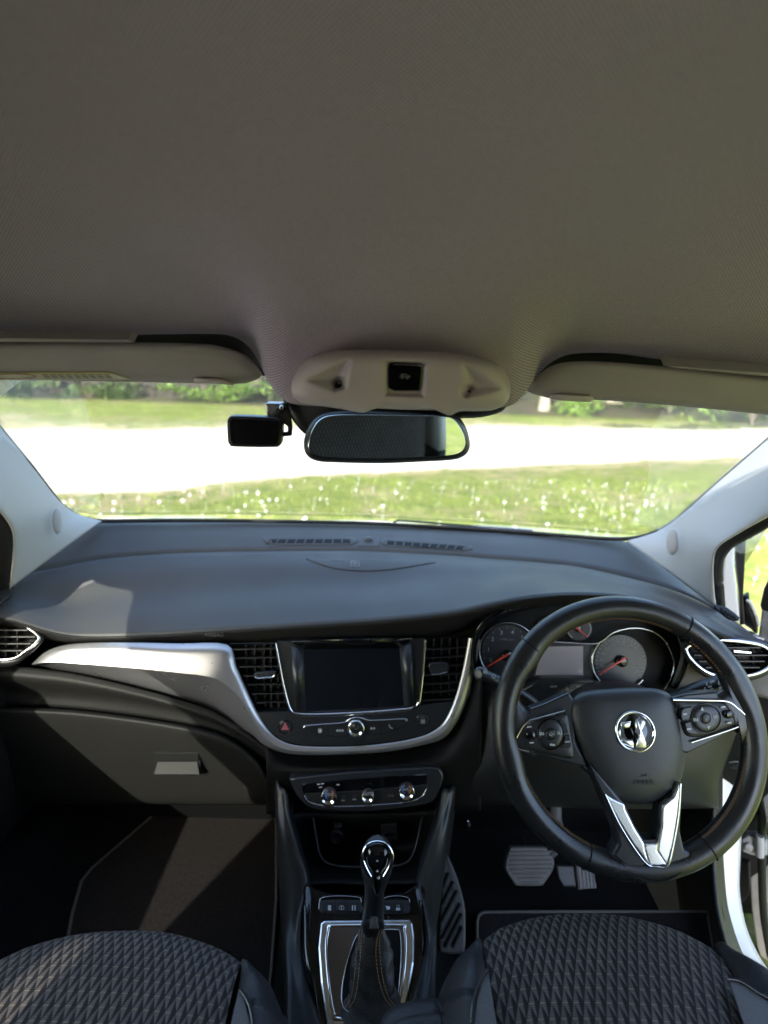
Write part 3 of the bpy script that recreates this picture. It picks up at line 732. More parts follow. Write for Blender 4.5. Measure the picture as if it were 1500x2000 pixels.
# ============================================================ DASHBOARD
dash = thing('dashboard', PY(700, 1240, .9), 'dark grey moulded dashboard across the car below the windscreen', 'dashboard')
X0 = [-260, -100, 0, 110, 190, 330, 480, 630, 720, 870, 960, 1040, 1130, 1232, 1320, 1400, 1480, 1600, 1700]
def rowp(ys, Ys, xs=None): return [PY(x, y, Y) for x, y, Y in zip(xs or X0, ys, Ys)]
r0 = rowp([1180, 1095, 1058, 1034, 1021.5, 1020, 1020, 1023, 1025, 1032, 1037, 1043, 1050, 1060, 1110, 1186, 1250, 1348, 1440], [.85, .92, .99, 1.09, 1.13, 1.21, 1.25, 1.28, 1.29, 1.285, 1.275, 1.26, 1.235, 1.19, 1.11, 1.01, .94, .84, .78])
r1 = rowp([1225, 1160, 1128, 1107, 1091, 1079, 1075, 1073.5, 1074.5, 1082, 1089, 1095, 1105, 1127, 1152, 1191, 1253, 1351, 1442], [.82, .875, .92, .99, 1.04, 1.10, 1.13, 1.15, 1.155, 1.15, 1.14, 1.12, 1.095, 1.05, .99, .94, .885, .82, .77])
r1b = rowp([1227, 1163, 1131, 1110.5, 1094.5, 1082.5, 1078.5, 1077, 1078, 1085.5, 1092, 1098, 1107, 1130, 1155, 1193, 1255, 1353, 1444], [.815, .868, .912, .98, 1.03, 1.088, 1.118, 1.138, 1.143, 1.138, 1.13, 1.11, 1.085, 1.04, .982, .934, .88, .815, .766])
rm = rowp([1238, 1195, 1168, 1178, 1172, 1158, 1146, 1140, 1138, 1132, 1127, 1122, 1130, 1146, 1172, 1212, 1259, 1355, 1446], [.80, .85, .88, .93, .955, .99, 1.01, 1.02, 1.02, 1.01, .99, .965, .95, .93, .90, .87, .85, .81, .764])
r2 = rowp([1247, 1212, 1206, 1236, 1243, 1238, 1228, 1219, 1213, 1198, 1179, 1165, 1159, 1166, 1196, 1233, 1265, 1358, 1448], [.785, .825, .845, .862, .875, .885, .888, .888, .888, .868, .845, .83, .82, .818, .82, .822, .822, .80, .762])
r2b = rowp([1250, 1216, 1210, 1241, 1248, 1244, 1235, 1227, 1222, 1209, 1190, 1173, 1166, 1173, 1203, 1239, 1269, 1361, 1450], [.785, .825, .845, .860, .873, .883, .886, .886, .886, .866, .843, .828, .818, .816, .818, .82, .82, .80, .762])
r3 = rowp([1262, 1228, 1222, 1253, 1256, 1256, 1255, 1250, 1248, 1243, 1206, 1188, 1179, 1184, 1213, 1246, 1272, 1365, 1454], [.80, .845, .865, .882, .892, .898, .898, .898, .898, .895, .885, .88, .88, .87, .86, .83, .83, .81, .768])
top = MB(); top.loft([r0, rm and [a.lerp(b, .5)+V((0, 0, .004)) for a, b in zip(r0, r1)], r1], 4, 4)
obj('dash_shelf', top, DASH, dash, face_cam=True, solid=.004)
obj('dash_top', MB().loft([r1b, [a.lerp(b, .5)+V((0, .0, .006)) for a, b in zip(r1b, rm)], rm, [a.lerp(b, .55)+V((0, 0, .003)) for a, b in zip(rm, r2)], r2], 4, 5), DASH, dash, face_cam=True, solid=.004)
obj('dash_lip', MB().loft([r2, r2b, r3], 4, 3), DASH2, dash, face_cam=True, solid=.004)
obj('shelf_step', MB().loft([r1, [p+V((0, -.002, -.002)) for p in r1], r1b], 4, 2), DASH, dash, face_cam=True)
# what is let into the sloping top lies on its real surface
DSH = Surf([o for o in dash.children if o.name.split('.')[0] in ('dash_shelf', 'dash_top')], 716, 1101, 0)
def drape(name, pts, h0, h1, mt, parent, smooth=3, e=10, rings=10): return obj(name, MB().pillow(DSH, pts, h0, h1, e=e, smooth=smooth, rings=rings), mt, parent)
gr_ = drape('lid_groove', [(596, 1091.6), (625, 1092), (720, 1092), (844, 1097.3), (840, 1101.6), (800, 1108.3), (760, 1114), (715, 1116.5), (670, 1114), (637, 1107.5)], -.001, .0006, BLKM, dash)
sp = drape('speaker_lid', [(598, 1092), (625, 1093), (720, 1093), (842, 1098), (838, 1101), (800, 1107.5), (760, 1113), (715, 1115.5), (670, 1113), (638, 1106.5)], .0002, .0018, DASH, dash)
def dtube(pts, r_, off, n=None): return MB().tube([DSH.at(x, y, off) for x, y in pts], r_, seg=5)
m = MB()
for pts in ([(686, 1097), (701, 1097), (702, 1107), (685, 1107), (686, 1097)], [(690, 1099), (691, 1104), (696, 1104), (697, 1099)], [(693.5, 1097), (693.5, 1102)]): m.tube([DSH.at(x, y, .0021) for x, y in pts], .0004, seg=5)
obj('lid_symbol', m, ICON, sp)
def defrost(x0, y0, x1, y1, n, slope, frame, label):
    t = thing('defroster_vent', DSH.at((x0+x1)/2, (y0+y1)/2), label, 'air vent', 'windscreen defroster vents')
    drape('vent_frame', frame, -.001, .0022, DASH, t, smooth=2)
    drape('vent_slot', [(x0, y0-3.8), ((x0+x1)/2, (y0+y1)/2-3.8), (x1, y1-3.8), (x1-(5 if x1 > 750 else 0), y1+3.8), ((x0+x1)/2, (y0+y1)/2+3.8), (x0+(4 if x1 < 750 else 0), y0+3.8)], .0016, .0026, BLKM, t, smooth=1)
    for k in range(n+1):
        f = k/n; x = x0+(x1-x0)*f; y = y0+(y1-y0)*f; lean = slope*(k-(0 if slope > 0 else n))/n*7
        obj('vane', MB().tube([DSH.at(x, y-4.2, .0022), DSH.at(x-lean, y+4.2, .0022)], .0020, .0014, seg=6), DASH, t)
defrost(528, 1058.5, 686, 1058.5, 9, -1, [(512, 1050), (600, 1049), (690, 1050), (690, 1064.5), (600, 1065), (535, 1065)], 'left of the two slatted defroster vents at the back of the dashboard')
defrost(755, 1061, 910, 1072, 9, 1, [(750, 1053), (840, 1056), (922, 1067), (905, 1077), (830, 1070), (751, 1067)], 'right of the two slatted defroster vents at the back of the dashboard')
t = thing('light_sensor', DSH.at(720, 1057), 'small round light sensor between the two defroster vents', 'sensor')
drape('sensor_base', [(703, 1050), (738, 1050), (742, 1068), (698, 1068)], -.001, .0022, DASH, t, smooth=1)
obj('sensor_dome', MB().lathe(DSH.at(720, 1056, .001), V((0, -.2, 1)), [(.012, 0), (.0115, .002), (.008, .0055), (.003, .0068), (0, .007)], 20), SAT, t)
txt('airbag_lettering', 'AIRBAG', Plane(418, 1240, .877, 25), 418, 1240, 8, EMB0, dash, .001, 1, .0001)['label'] = 'faint airbag lettering embossed on the dash lip'
# small side demister on the right end
pl = Plane(1420, 1199, .875, 60, -20)
t = thing('side_demister', pl.o, 'small slotted side window demister on the right end of the dashboard', 'air vent')
obj('demister_frame', MB().plate(pl, [(1396, 1180), (1420, 1186), (1444, 1205), (1440, 1210), (1424, 1207), (1402, 1190)], -.003, .002, .001, smooth=2), BLK, t)
for k in range(4): obj('vane', MB().plate(pl, [(1406+k*8, 1187+k*5), (1411+k*8, 1187.5+k*5), (1416+k*8, 1198+k*4), (1411+k*8, 1197+k*4)], .001, .0034, .0004), BLKM, t)

# fascia body behind the trims
XB = [-260, -100, 0, 110, 190, 330, 480, 630, 720, 870, 960, 1100, 1232, 1340, 1420, 1500, 1620]
def rb(y, Y): return [PY(x, (y[i] if isinstance(y, list) else y), (Y[i] if isinstance(Y, list) else Y)) for i, x in enumerate(XB)]
m = MB().loft([rb([1262, 1228, 1222, 1252, 1254, 1254, 1253, 1249, 1247, 1242, 1205, 1180, 1185, 1225, 1252, 1262, 1340], .915), rb(1340, [.90]*9+[.91, .95, .97, .96, .93, .90, .88, .86]), rb(1440, [.885]*9+[.89, .93, .95, .93, .90, .88, .86, .84]), rb(1520, .90), rb(1640, .97), rb(1800, 1.1)], 3, 5)
obj('dash_core', m, BLKM, dash, face_cam=True, solid=.004)

FP = Plane(690, 1350, .852, 15)
# silver decor panel, three lines: inner edge, crease, outer edge
cI = [(62, 1297), (95, 1270), (150, 1257), (250, 1255), (350, 1257), (443, 1259), (462, 1302), (484, 1352), (506, 1398), (526, 1428), (550, 1447), (590, 1457), (680, 1458), (760, 1451), (820, 1439), (852, 1424), (872, 1402), (889, 1362), (904, 1305), (915, 1246)]
cC = [(63, 1298), (97, 1293), (150, 1296), (250, 1304), (340, 1313), (410, 1322), (440, 1337), (470, 1366), (497, 1412), (519, 1442), (547, 1460), (590, 1467), (680, 1467), (762, 1461), (823, 1449), (859, 1436), (880, 1412), (899, 1370), (916, 1310), (928, 1248)]
cO = [(64, 1299), (110, 1308), (170, 1320), (260, 1340), (345, 1362), (402, 1381), (438, 1402), (468, 1420), (494, 1436), (516, 1455), (546, 1468), (590, 1474), (680, 1473), (763, 1467), (826, 1455), (864, 1443), (887, 1419), (908, 1376), (926, 1314), (938, 1250)]
trim = thing('decor_trim', FP.o, 'silver painted decor trim sweeping from the left of the dash round the screen panel', 'decor trim')
sm = lambda P: [(p.x, p.y) for p in cat([(a, b, 0) for a, b in P], 4)]
A, Bc, C_ = sm(cI), sm(cC), sm(cO)
G = []
nA = len(A)
def wd(i): return min(1, max(0, (i/4-5)/4))        # 0 on the broad left part, 1 on the narrow band
for f, h0, h1 in ((-.02, -.012, -.010), (0, .002, .003), (.35, .008, .0045), (.75, .013, .006), (1, .0145, .0065), (1.12, .005, .006), (1.5, -.018, .003), (2, -.050, .001), (2.05, -.056, -.012)):
    row = []
    for i in range(nA):
        a, b, c = V((*A[i], 0)), V((*Bc[i], 0)), V((*C_[i], 0))
        q = a.lerp(b, min(1, max(0, f))) if f <= 1 else b.lerp(c, min(1, f-1))
        u = wd(i); row.append(FP.at(q.x, q.y, h0*(1-u)+h1*u))
    G.append(row)
obj('trim_panel', MB().grid(G[:5]), SIL, trim, face_cam=True)
obj('trim_underside', MB().grid(G[4:]), SIL, trim, face_cam=True)

# control panel around the touchscreen
ip = thing('infotainment_panel', FP.o, 'black infotainment panel with a dark switched off touchscreen and a row of buttons', 'infotainment panel')
Ush = [(538, 1256), (545, 1292), (553, 1335), (562, 1372), (568, 1387), (576, 1394), (600, 1396.5), (640, 1396), (720, 1392), (790, 1386), (808, 1382), (817, 1374), (821, 1355), (826, 1310), (831, 1250)]
obj('panel_housing', MB().plate(FP, [(540, 1253)]+Ush[1:-1]+[(830, 1247)], -.03, -.002, .001), SAT, ip)
obj('lower_panel', MB().plate(FP, [(497, 1392), (566, 1390), (574, 1398), (640, 1400), (720, 1396), (800, 1389), (822, 1378), (886, 1370), (872, 1400), (852, 1423), (820, 1438), (760, 1450), (680, 1457), (590, 1456), (552, 1447), (527, 1428), (510, 1402)], -.03, .001, .001), SAT, ip)
U2 = cat([FP.at(x, y, .002) for x, y in Ush], 4)
obj('chrome_surround', MB().tube(U2, [.0022+.0012*sin(pi*i/(len(U2)-1)) for i in range(len(U2))], .0026, n=FP.n, seg=8), CHR, ip)
obj('screen_glass', MB().plate(FP, [(592, 1266), (783, 1262), (790, 1381), (596, 1391)], -.003, .0005, .0008), DISP, ip)
G1 = [[FP.at(568, 1262, .0045), FP.at(593, 1268, .0006)], [FP.at(578, 1391, .0045), FP.at(597, 1390, .0006)]]
obj('screen_bevel', MB().grid(G1), SAT, ip, face_cam=True, solid=.002)
G1 = [[FP.at(780, 1266, .0006), FP.at(803, 1256, .0055)], [FP.at(789, 1380, .0006), FP.at(809, 1378, .0055)]]
obj('screen_bevel', MB().grid(G1), SAT, ip, face_cam=True, solid=.002)
G1 = [[FP.at(566, 1252, .008), FP.at(806, 1247, .008)], [FP.at(593, 1268, .0006), FP.at(780, 1266, .0006)]]
obj('screen_hood', MB().grid(G1), GLOSS, ip, face_cam=True, solid=.002)
def rbutton(pl, x, y, r_, parent, name='round_button', off=.001, mt=SAT, ry=None):
    m = MB().lathe(pl.at(x, y, off), pl.n, [(r_*pl.px(x, y), -.004), (r_*pl.px(x, y), .001), (r_*.93*pl.px(x, y), .0022), (r_*.8*pl.px(x, y), .0024), (r_*.4*pl.px(x, y), .0018), (0, .0016)], 28)
    o = obj(name, m, mt, parent)
    return o
def ringo(pl, x, y, r_, th, mt, parent, name, off=.002, oct_=0):
    pts = ell(x, y, r_, r_*.98, 16 if oct_ else 32)
    if oct_: pts = [(a+(a-x)*(.05 if i % 2 else -.03), b+(b-y)*(.05 if i % 2 else -.03)) for i, (a, b) in enumerate(pts)]
    return obj(name, MB().tube([pl.at(a, b, off) for a, b in pts], th*pl.px(x, y), th*1.1*pl.px(x, y), n=pl.n, closed=True, seg=8), mt, parent)
hz = rbutton(FP, 557, 1420, 12, ip, 'hazard_button')
m = MB().tube([FP.at(x, y, .0042) for x, y in ((557, 1412), (564.5, 1425), (549.5, 1425))], .0010, .0003, n=FP.n, closed=True, seg=5)
m.plate(FP, [(557, 1412), (564.5, 1425), (549.5, 1425)], .003, .0041, 0); obj('warning_triangle', m, REDM, hz)
ringo(FP, 557, 1420, 13, .8, GLOSS, hz, 'button_rim', .002)
lk = rbutton(FP, 826, 1406, 12, ip, 'lock_button'); ringo(FP, 826, 1406, 12.8, .8, GLOSS, lk, 'button_rim', .002)
m = MB().plate(FP, [(822, 1406), (830, 1406), (830, 1413), (822, 1413)], .003, .0042, 0); m.tube([FP.at(x, y, .0040) for x, y in ((823.5, 1406), (823.5, 1401), (826, 1399), (828.5, 1401), (828.5, 1406))], .0004, .0002, n=FP.n, seg=5); obj('padlock_symbol', m, ICOND, lk)
bar = obj('button_bar', MB().plate(FP, [(592, 1420), (600, 1417), (674, 1412), (720, 1408), (790, 1404), (793, 1408), (780, 1421), (755, 1432), (700, 1438), (640, 1438), (608, 1431)], .0, .0035, .001, smooth=2), SAT, ip)
obj('bar_chrome', MB().tube(cat([FP.at(x, y, .004) for x, y in ((593, 1421), (600, 1417), (640, 1414), (672, 1411), (683, 1404), (697, 1401), (710, 1403), (722, 1407), (760, 1405.5), (791, 1404), (794, 1408))], 4), .0011, .0014, n=FP.n, seg=7), CHR, bar)
for x in (641, 744): obj('button_gap', MB().plate(FP, [(x, 1413), (x+1, 1413), (x+1, 1436), (x, 1436)], .0034, .0038, 0), BLKM, bar)
kn = obj('volume_knob', MB().lathe(FP.at(695.5, 1421, .003), FP.n, [(17.5*FP.px(695, 1421), 0), (17*FP.px(695, 1421), .006), (15.5*FP.px(695, 1421), .008), (12.5*FP.px(695, 1421), .0085), (12*FP.px(695, 1421), .007), (0, .0068)], 32), CHR, bar)
obj('knob_face', MB().lathe(FP.at(695.5, 1421, .0098), FP.n, [(12.2*FP.px(695, 1421), 0), (11.5*FP.px(695, 1421), .0008), (0, .001)], 28), SAT, kn)
obj('power_symbol', MB().tube([FP.at(x, y, .0112) for x, y in ell(695.5, 1421, 3.6, n=12, a0=R(120), a1=R(420))], .0004, .0002, n=FP.n, seg=4), ICOND, kn)
m = MB()
m.tube([FP.at(x, y, .0038) for x, y in ell(625, 1427, 3.6, 4.4, 12)], .0004, .0002, n=FP.n, closed=True, seg=4); m.plate(FP, [(623, 1425), (628, 1424), (627, 1430), (623, 1431)], .0034, .0038, 0)
for x in (656, 661, 666): m.plate(FP, [(x, 1427), (x+4.5, 1424), (x+4.5, 1430)], .0034, .0038, 0)
for x in (724, 729): m.plate(FP, [(x, 1419.5), (x+4.5, 1422.5), (x, 1425.5)], .0034, .0038, 0)
m.tube([FP.at(x, y, .0038) for x, y in ((760, 1415), (761, 1419), (764, 1422), (767, 1423))], .0008, .0003, n=FP.n, seg=5); obj('button_symbols', m, ICON, bar)

# centre air vents
def slats(t, pl, edgeL, edgeR, ys, tilt, h=-.001, mt=SAT, thick=2.2):
    """one slat per y, running between two edge lines given as (x, y) pairs"""
    def xat(E, y):
        for (x0, y0), (x1, y1) in zip(E, E[1:]):
            if y0 <= y <= y1: return x0+(x1-x0)*(y-y0)/(y1-y0)
        return E[-1][0] if y > E[-1][1] else E[0][0]
    for y in ys:
        yl = y+tilt; yr = y-tilt; xl, xr = xat(edgeL, yl), xat(edgeR, yr)
        f = [pl.at(xl, yl-thick/2, h), pl.at(xr, yr-thick/2, h), pl.at(xr, yr+thick/2, h), pl.at(xl, yl+thick/2, h)]
        dn = pl.n*-.016+V((0, 0, -.0035)); b_ = [p+dn for p in f]
        m = MB(); k = 0; m.v = [tuple(p) for p in f+b_]
        for a in ((0, 1, 2, 3), (7, 6, 5, 4), (0, 4, 5, 1), (3, 2, 6, 7), (0, 3, 7, 4), (1, 5, 6, 2)): m.face(a)
        obj('slat', m, mt, t)
va = thing('air_vent', FP.at(505, 1320), 'left centre air vent with a chrome edged slider, between silver trim and screen', 'air vent', 'dashboard air vents')
obj('vent_box', MB().plate(FP, [(448, 1258), (536, 1256), (566, 1388), (500, 1392)], -.036, -.030, 0), BLKM, va)
for x, top_, bo in ((478, 1262, 1330), (496, 1262, 1372), (514, 1260, 1386), (527, 1262, 1386), (541, 1270, 1388)):
    obj('upright_vane', MB().plate(FP, [(x, top_), (x+3, top_), (x+5, bo), (x+2, bo)], -.029, -.021, .0003), CHEEK, va)
slats(va, FP, [(449, 1258), (474, 1318), (500, 1372), (512, 1396)], [(538, 1256), (547, 1300), (558, 1350), (567, 1390)], [1268, 1285, 1302, 1320, 1337, 1355, 1372], .8)
sl_ = obj('slider_tab', MB().plate(FP, [(498, 1315), (535, 1311), (536, 1320), (534, 1325), (500, 1327), (497, 1322)], -.004, .006, .0015, smooth=2), SAT, va)
obj('slider_edge', MB().tube(cat([FP.at(x, y, .0065) for x, y in ((498, 1321), (501, 1325), (517, 1324), (532, 1322.5), (536, 1318.5))], 3), .0014, .0016, n=FP.n, seg=7), CHR, sl_)
vb = thing('air_vent', FP.at(865, 1310), 'right centre air vent with a dark slider, between screen and instrument cluster', 'air vent', 'dashboard air vents')
obj('vent_box', MB().plate(FP, [(832, 1248), (914, 1244), (903, 1300), (884, 1368), (822, 1376)], -.036, -.030, 0), BLKM, vb)
for x, top_, bo in ((846, 1250, 1372), (862, 1250, 1370), (878, 1248, 1366), (893, 1248, 1330)):
    obj('upright_vane', MB().plate(FP, [(x, top_), (x+3, top_), (x+1, bo), (x-2, bo)], -.029, -.021, .0003), CHEEK, vb)
slats(vb, FP, [(833, 1240), (828, 1300), (821, 1385)], [(916, 1240), (904, 1300), (885, 1368), (880, 1385)], [1267, 1284, 1301, 1318, 1335, 1351, 1367], 2.0)
sl_ = obj('slider_tab', MB().plate(FP, [(838, 1297), (871, 1294), (874, 1300), (874, 1314), (843, 1317), (841, 1312)], -.004, .006, .0015, smooth=2), SAT, vb)
obj('slider_edge', MB().tube([FP.at(x, y, .0064) for x, y in ((843, 1317), (858, 1317), (873, 1313))], .0009, .0010, n=FP.n, seg=6), SCHR, sl_)

# outer vents with bright rings
def ovent(pl, ring, inner, label, ys, eL, eR, uprights, tilt, slider):
    t = thing('air_vent', pl.o, label, 'air vent', 'dashboard air vents')
    I2 = [(p.x, p.y) for p in cat([(a, b, 0) for a, b in inner], 4, True)]; cx = sum(p[0] for p in I2)/len(I2); cy = sum(p[1] for p in I2)/len(I2)
    O2 = [(cx+(a-cx)*1.13, cy+(b-cy)*1.34) for a, b in I2]
    obj('vent_bezel', MB().grid([[pl.at(*p, -.025) for p in O2], [pl.at(*p, -.003) for p in O2], [pl.at((a+c)/2, (b+d)/2, .001) for (a, b), (c, d) in zip(I2, O2)], [pl.at(*p, .0005) for p in I2], [pl.at(*p, -.03) for p in I2]], closed_u=True), BLK, t, face_cam=True)
    obj('chrome_ring', MB().tube([pl.at(*p, .003) for p in I2], .0030, .0034, n=pl.n, closed=True, seg=8), CHR, t)
    obj('vent_box', MB().plate(pl, I2, -.034, -.030, 0), BLKM, t)
    for x, a, b in uprights: obj('upright_vane', MB().plate(pl, [(x, a), (x+2.5, a), (x+2.5, b), (x, b)], -.026, -.018, .0003), CHEEK, t)
    def xat(E, y):
        for (x0, y0), (x1, y1) in zip(E, E[1:]):
            if y0 <= y <= y1: return x0+(x1-x0)*(y-y0)/(y1-y0)
        return E[-1][0]
    for y in ys:
        a, b = xat(eL, y), xat(eR, y)
        obj('slat', MB().plate(pl, [(a, y-1.3+tilt), (b, y-1.3-tilt), (b, y+1.3-tilt), (a, y+1.3+tilt)], -.014, .0005, .0006), SAT, t)
    if slider: obj('slider_tab', MB().plate(pl, slider, .003, .0075, .001), CHR, t)
    return t
LP = Plane(10, 1250, .850, 22, 8)
ovent(LP, [(-140, 1212), (-70, 1202), (0, 1204), (40, 1206), (68, 1218), (92, 1243), (84, 1262), (55, 1288), (30, 1300), (-20, 1305), (-140, 1296)],
      [(-120, 1222), (-60, 1214), (0, 1215), (33, 1217), (56, 1227), (76, 1243), (70, 1256), (48, 1273), (26, 1286), (-20, 1289), (-120, 1284)], 'outer left air vent in a bright chrome ring, cut by the left picture edge',
      [1231, 1244, 1257.5, 1271], [(-115, 1215), (-115, 1290)], [(44, 1225), (66, 1238), (70, 1246), (56, 1262), (34, 1280)], [(10, 1222, 1284), (32, 1222, 1280), (-30, 1220, 1286)], 0, None)
RP = Plane(1430, 1285, .815, 18, -10)
ovent(RP, [(1325, 1262), (1345, 1243), (1410, 1238), (1485, 1246), (1540, 1270), (1560, 1310), (1520, 1335), (1450, 1345), (1395, 1335), (1350, 1308), (1330, 1285)],
      [(1341, 1274), (1350, 1259), (1410, 1250), (1478, 1258), (1502, 1270), (1512, 1290), (1494, 1308), (1466, 1318), (1420, 1322), (1388, 1316), (1362, 1300)], 'outer right air vent in a bright chrome ring, behind the steering wheel rim',
      [1265, 1280, 1292, 1304], [(1352, 1262), (1356, 1284), (1378, 1304), (1400, 1314)], [(1484, 1262), (1500, 1280), (1490, 1300), (1470, 1314)], [(1440, 1256, 1316), (1470, 1258, 1312)], 0, [(1432, 1269), (1468, 1273), (1468, 1277), (1434, 1275)])

# soft panel under the trim and the glovebox
XG = [-260, -100, 0, 140, 280, 400, 455, 500, 528]
def rg_(ys, Ys): return [PY(x, y, Y) for x, y, Y in zip(XG, ys, Ys)]
lowp = [rg_([1270, 1280, 1297, 1315, 1347, 1383, 1412, 1443, 1464], [.83, .85, .862, .868, .866, .858, .852, .846, .842]),
        rg_([1300, 1315, 1322, 1335, 1362, 1398, 1424, 1452, 1480], [.82, .836, .848, .856, .854, .850, .846, .840, .838]),
        rg_([1335, 1345, 1350, 1358, 1376, 1405, 1430, 1462, 1495], [.84, .856, .868, .876, .872, .864, .858, .852, .85]),
        rg_([1372, 1374, 1377, 1383, 1400, 1421, 1442, 1478, 1516], [.84, .856, .866, .872, .870, .862, .856, .852, .85])]
obj('knee_pad', MB().loft(lowp, 4, 4), DASH2, dash, face_cam=True, solid=.004)
gb = thing('glovebox_lid', PY(280, 1480, .85), 'dark grey glovebox lid with a recessed pull handle, below the silver trim', 'glovebox')
lid = [rg_([1374, 1377, 1380, 1386, 1403, 1424, 1446, 1482, 1520], [.835, .85, .858, .862, .860, .854, .85, .846, .846]),
       rg_([1378, 1381, 1384, 1390, 1407, 1428, 1450, 1486, 1524], [.822, .836, .842, .846, .844, .840, .838, .835, .836]),
       rg_([1394, 1397, 1400, 1406, 1422, 1443, 1463, 1498, 1532], [.818, .83, .838, .842, .84, .835, .832, .83, .832]),
       rg_([1470, 1475, 1478, 1482, 1488, 1496, 1505, 1520, 1540], [.835, .847, .852, .856, .854, .85, .846, .842, .84]),
       rg_([1545, 1550, 1553, 1556, 1558, 1560, 1560, 1560, 1560], [.86, .87, .874, .878, .876, .872, .868, .862, .858]),
       rg_([1560, 1565, 1568, 1570, 1571, 1572, 1572, 1572, 1572], [.885, .892, .896, .9, .898, .895, .89, .885, .88])]
obj('lid_panel', MB().loft(lid, 4, 4), DASH2, gb, face_cam=True, solid=.004)
HP_ = Plane(345, 1488, .842, 12)
hd = obj('handle_shade_plate', MB().plate(HP_, [(298, 1470), (302, 1467), (388, 1467), (392, 1470), (391, 1513), (388, 1516), (300, 1515), (297, 1512)], -.01, .0006, .0005), BLKM, gb)  # black plate stands for the handle's shaded hollow, which is not cut
obj('handle_shelf', MB().grid([[HP_.at(308, 1488, -.001+.003), HP_.at(385, 1488, .002)], [HP_.at(301, 1512, .012), HP_.at(389, 1512, .009)]], sm=False), DASH2, hd, face_cam=True, solid=.003)
obj('handle_lip', MB().plate(HP_, [(300, 1470), (388, 1470), (388, 1486), (302, 1486)], .0, .004, .001), BLKM, hd)

# lower fascia under the decor trim
XC = [520, 545, 600, 690, 780, 850, 885, 915, 940]
def rc(ys, Y): return [PY(x, y, Y if not isinstance(Y, list) else Y[i]) for i, (x, y) in enumerate(zip(XC, ys))]
m = MB().loft([rc([1438, 1464, 1474, 1473, 1466, 1450, 1422, 1362, 1300], .862), rc([1452, 1477, 1488, 1487, 1480, 1466, 1442, 1400, 1350], .845), rc([1500, 1503, 1503, 1500, 1495, 1490, 1480, 1470, 1440], .825), rc([1545, 1540, 1530, 1520, 1515, 1515, 1520, 1525, 1530], .822), rc([1590, 1592, 1592, 1590, 1588, 1586, 1584, 1584, 1584], .82)], 4, 4)
obj('console_front', m, BLKM, dash, face_cam=True, solid=.004)
for (x, y, a) in ((627, 1477, 0), (637, 1476, 0), (687, 1473, 1), (724, 1474, 0)):
    P_ = Plane(x, y, .85, 10); obj('slot_glint', MB().plate(P_, [(x-3, y-1-a), (x+3, y+a), (x+3, y+1.5+a), (x-3, y+.8-a)], 0, .002, .0003), SCHR, dash)

# ---------------- climate panel
HP = Plane(712, 1543, .800, 20)
cp = thing('climate_panel', HP.o, 'black climate control panel with three chrome ringed dials, below the screen', 'climate panel')
obj('panel_bezel', MB().plate(HP, [(565, 1524), (580, 1519), (700, 1507), (840, 1499), (860, 1504), (866, 1520), (852, 1558), (832, 1572), (780, 1580), (700, 1586), (630, 1584), (598, 1574), (578, 1552)], -.02, .002, .003, smooth=2), SAT, cp)
obj('panel_glass', MB().plate(HP, [(590, 1535), (600, 1530), (700, 1520), (828, 1512), (834, 1516), (832, 1545), (822, 1558), (790, 1568), (700, 1574), (640, 1574), (608, 1566), (594, 1552)], .001, .0032, .0008, smooth=2), GLOSS, cp)
obj('lower_strip', MB().plate(HP, [(594, 1550), (650, 1547), (720, 1543), (834, 1532), (832, 1546), (822, 1558), (790, 1568), (700, 1574), (640, 1574), (608, 1566)], .002, .0042, .001), BLK, cp)
obj('silver_line', MB().tube(cat([HP.at(x, y, .0045) for x, y in ((594, 1554), (606, 1567), (640, 1574.5), (700, 1574.5), (790, 1567.5), (822, 1557), (833, 1541))], 5), .0009, .0009, n=HP.n, seg=6), SCHR, cp)
obj('silver_tick', MB().tube([HP.at(808, 1514, .004), HP.at(833, 1513, .004)], .0008, n=HP.n, seg=6), SCHR, cp)
for x, y, r_, nm, tx in ((643, 1552, 15.5, 'left', '22.0'), (718.5, 1551, 12, 'mid', 'AUTO'), (794, 1542, 15.5, 'right', 'A/C')):
    k_ = HP.px(x, y)
    kb = obj('dial', MB().lathe(HP.at(x, y, .003), HP.n, [(r_*1.02*k_, 0), (r_*k_, .010), (r_*.96*k_, .0125), (r_*.86*k_, .0132), (r_*.83*k_, .0125), (0, .0122)], 12, ex=HP.ex), CHR, cp)
    obj('dial_face', MB().lathe(HP.at(x, y, .0166), HP.n, [(r_*.80*k_, -.004), (r_*.80*k_, 0), (r_*.76*k_, .0006), (0, .0008)], 24), BLK, kb)
    txt('dial_text', tx, HP, x, y, 6.0, ICON, kb, .0178, 3, .0001)
    if nm != 'mid':
        for a0, a1, mt in ((110, 250, BLUE), (-60, 60, ORP)):
            obj('dial_arc', MB().tube([HP.at(a, b, .0176) for a, b in ell(x, y, r_*.55, n=10, a0=R(a0), a1=R(a1))], 1.1*k_, .0003, n=HP.n, seg=4), mt, kb)
m = MB()
for x, y in ((670, 1560), (692, 1558)):
    m.tube([HP.at(x-3, y-6, .0046), HP.at(x, y, .0046), HP.at(x+3, y-6, .0046)], .0003, n=HP.n, seg=4); m.plate(HP, [(x-3.5, y+2), (x+3.5, y+2), (x+3.5, y+5), (x-3.5, y+5)], .0040, .0046, 0)
car_icon(m, HP, 763, 1554, 6, .0046); obj('button_symbols', m, ICOND, cp)['kind'] = 'stuff'
m = MB()
for x, y in ((622, 1532), (630, 1531), (626, 1538), (660, 1533)): m.plate(HP, [(x-3, y-1), (x+3, y-1.4), (x+3, y+.6), (x-3, y+1)], .003, .0037, 0)
obj('status_print', m, ICON, cp)

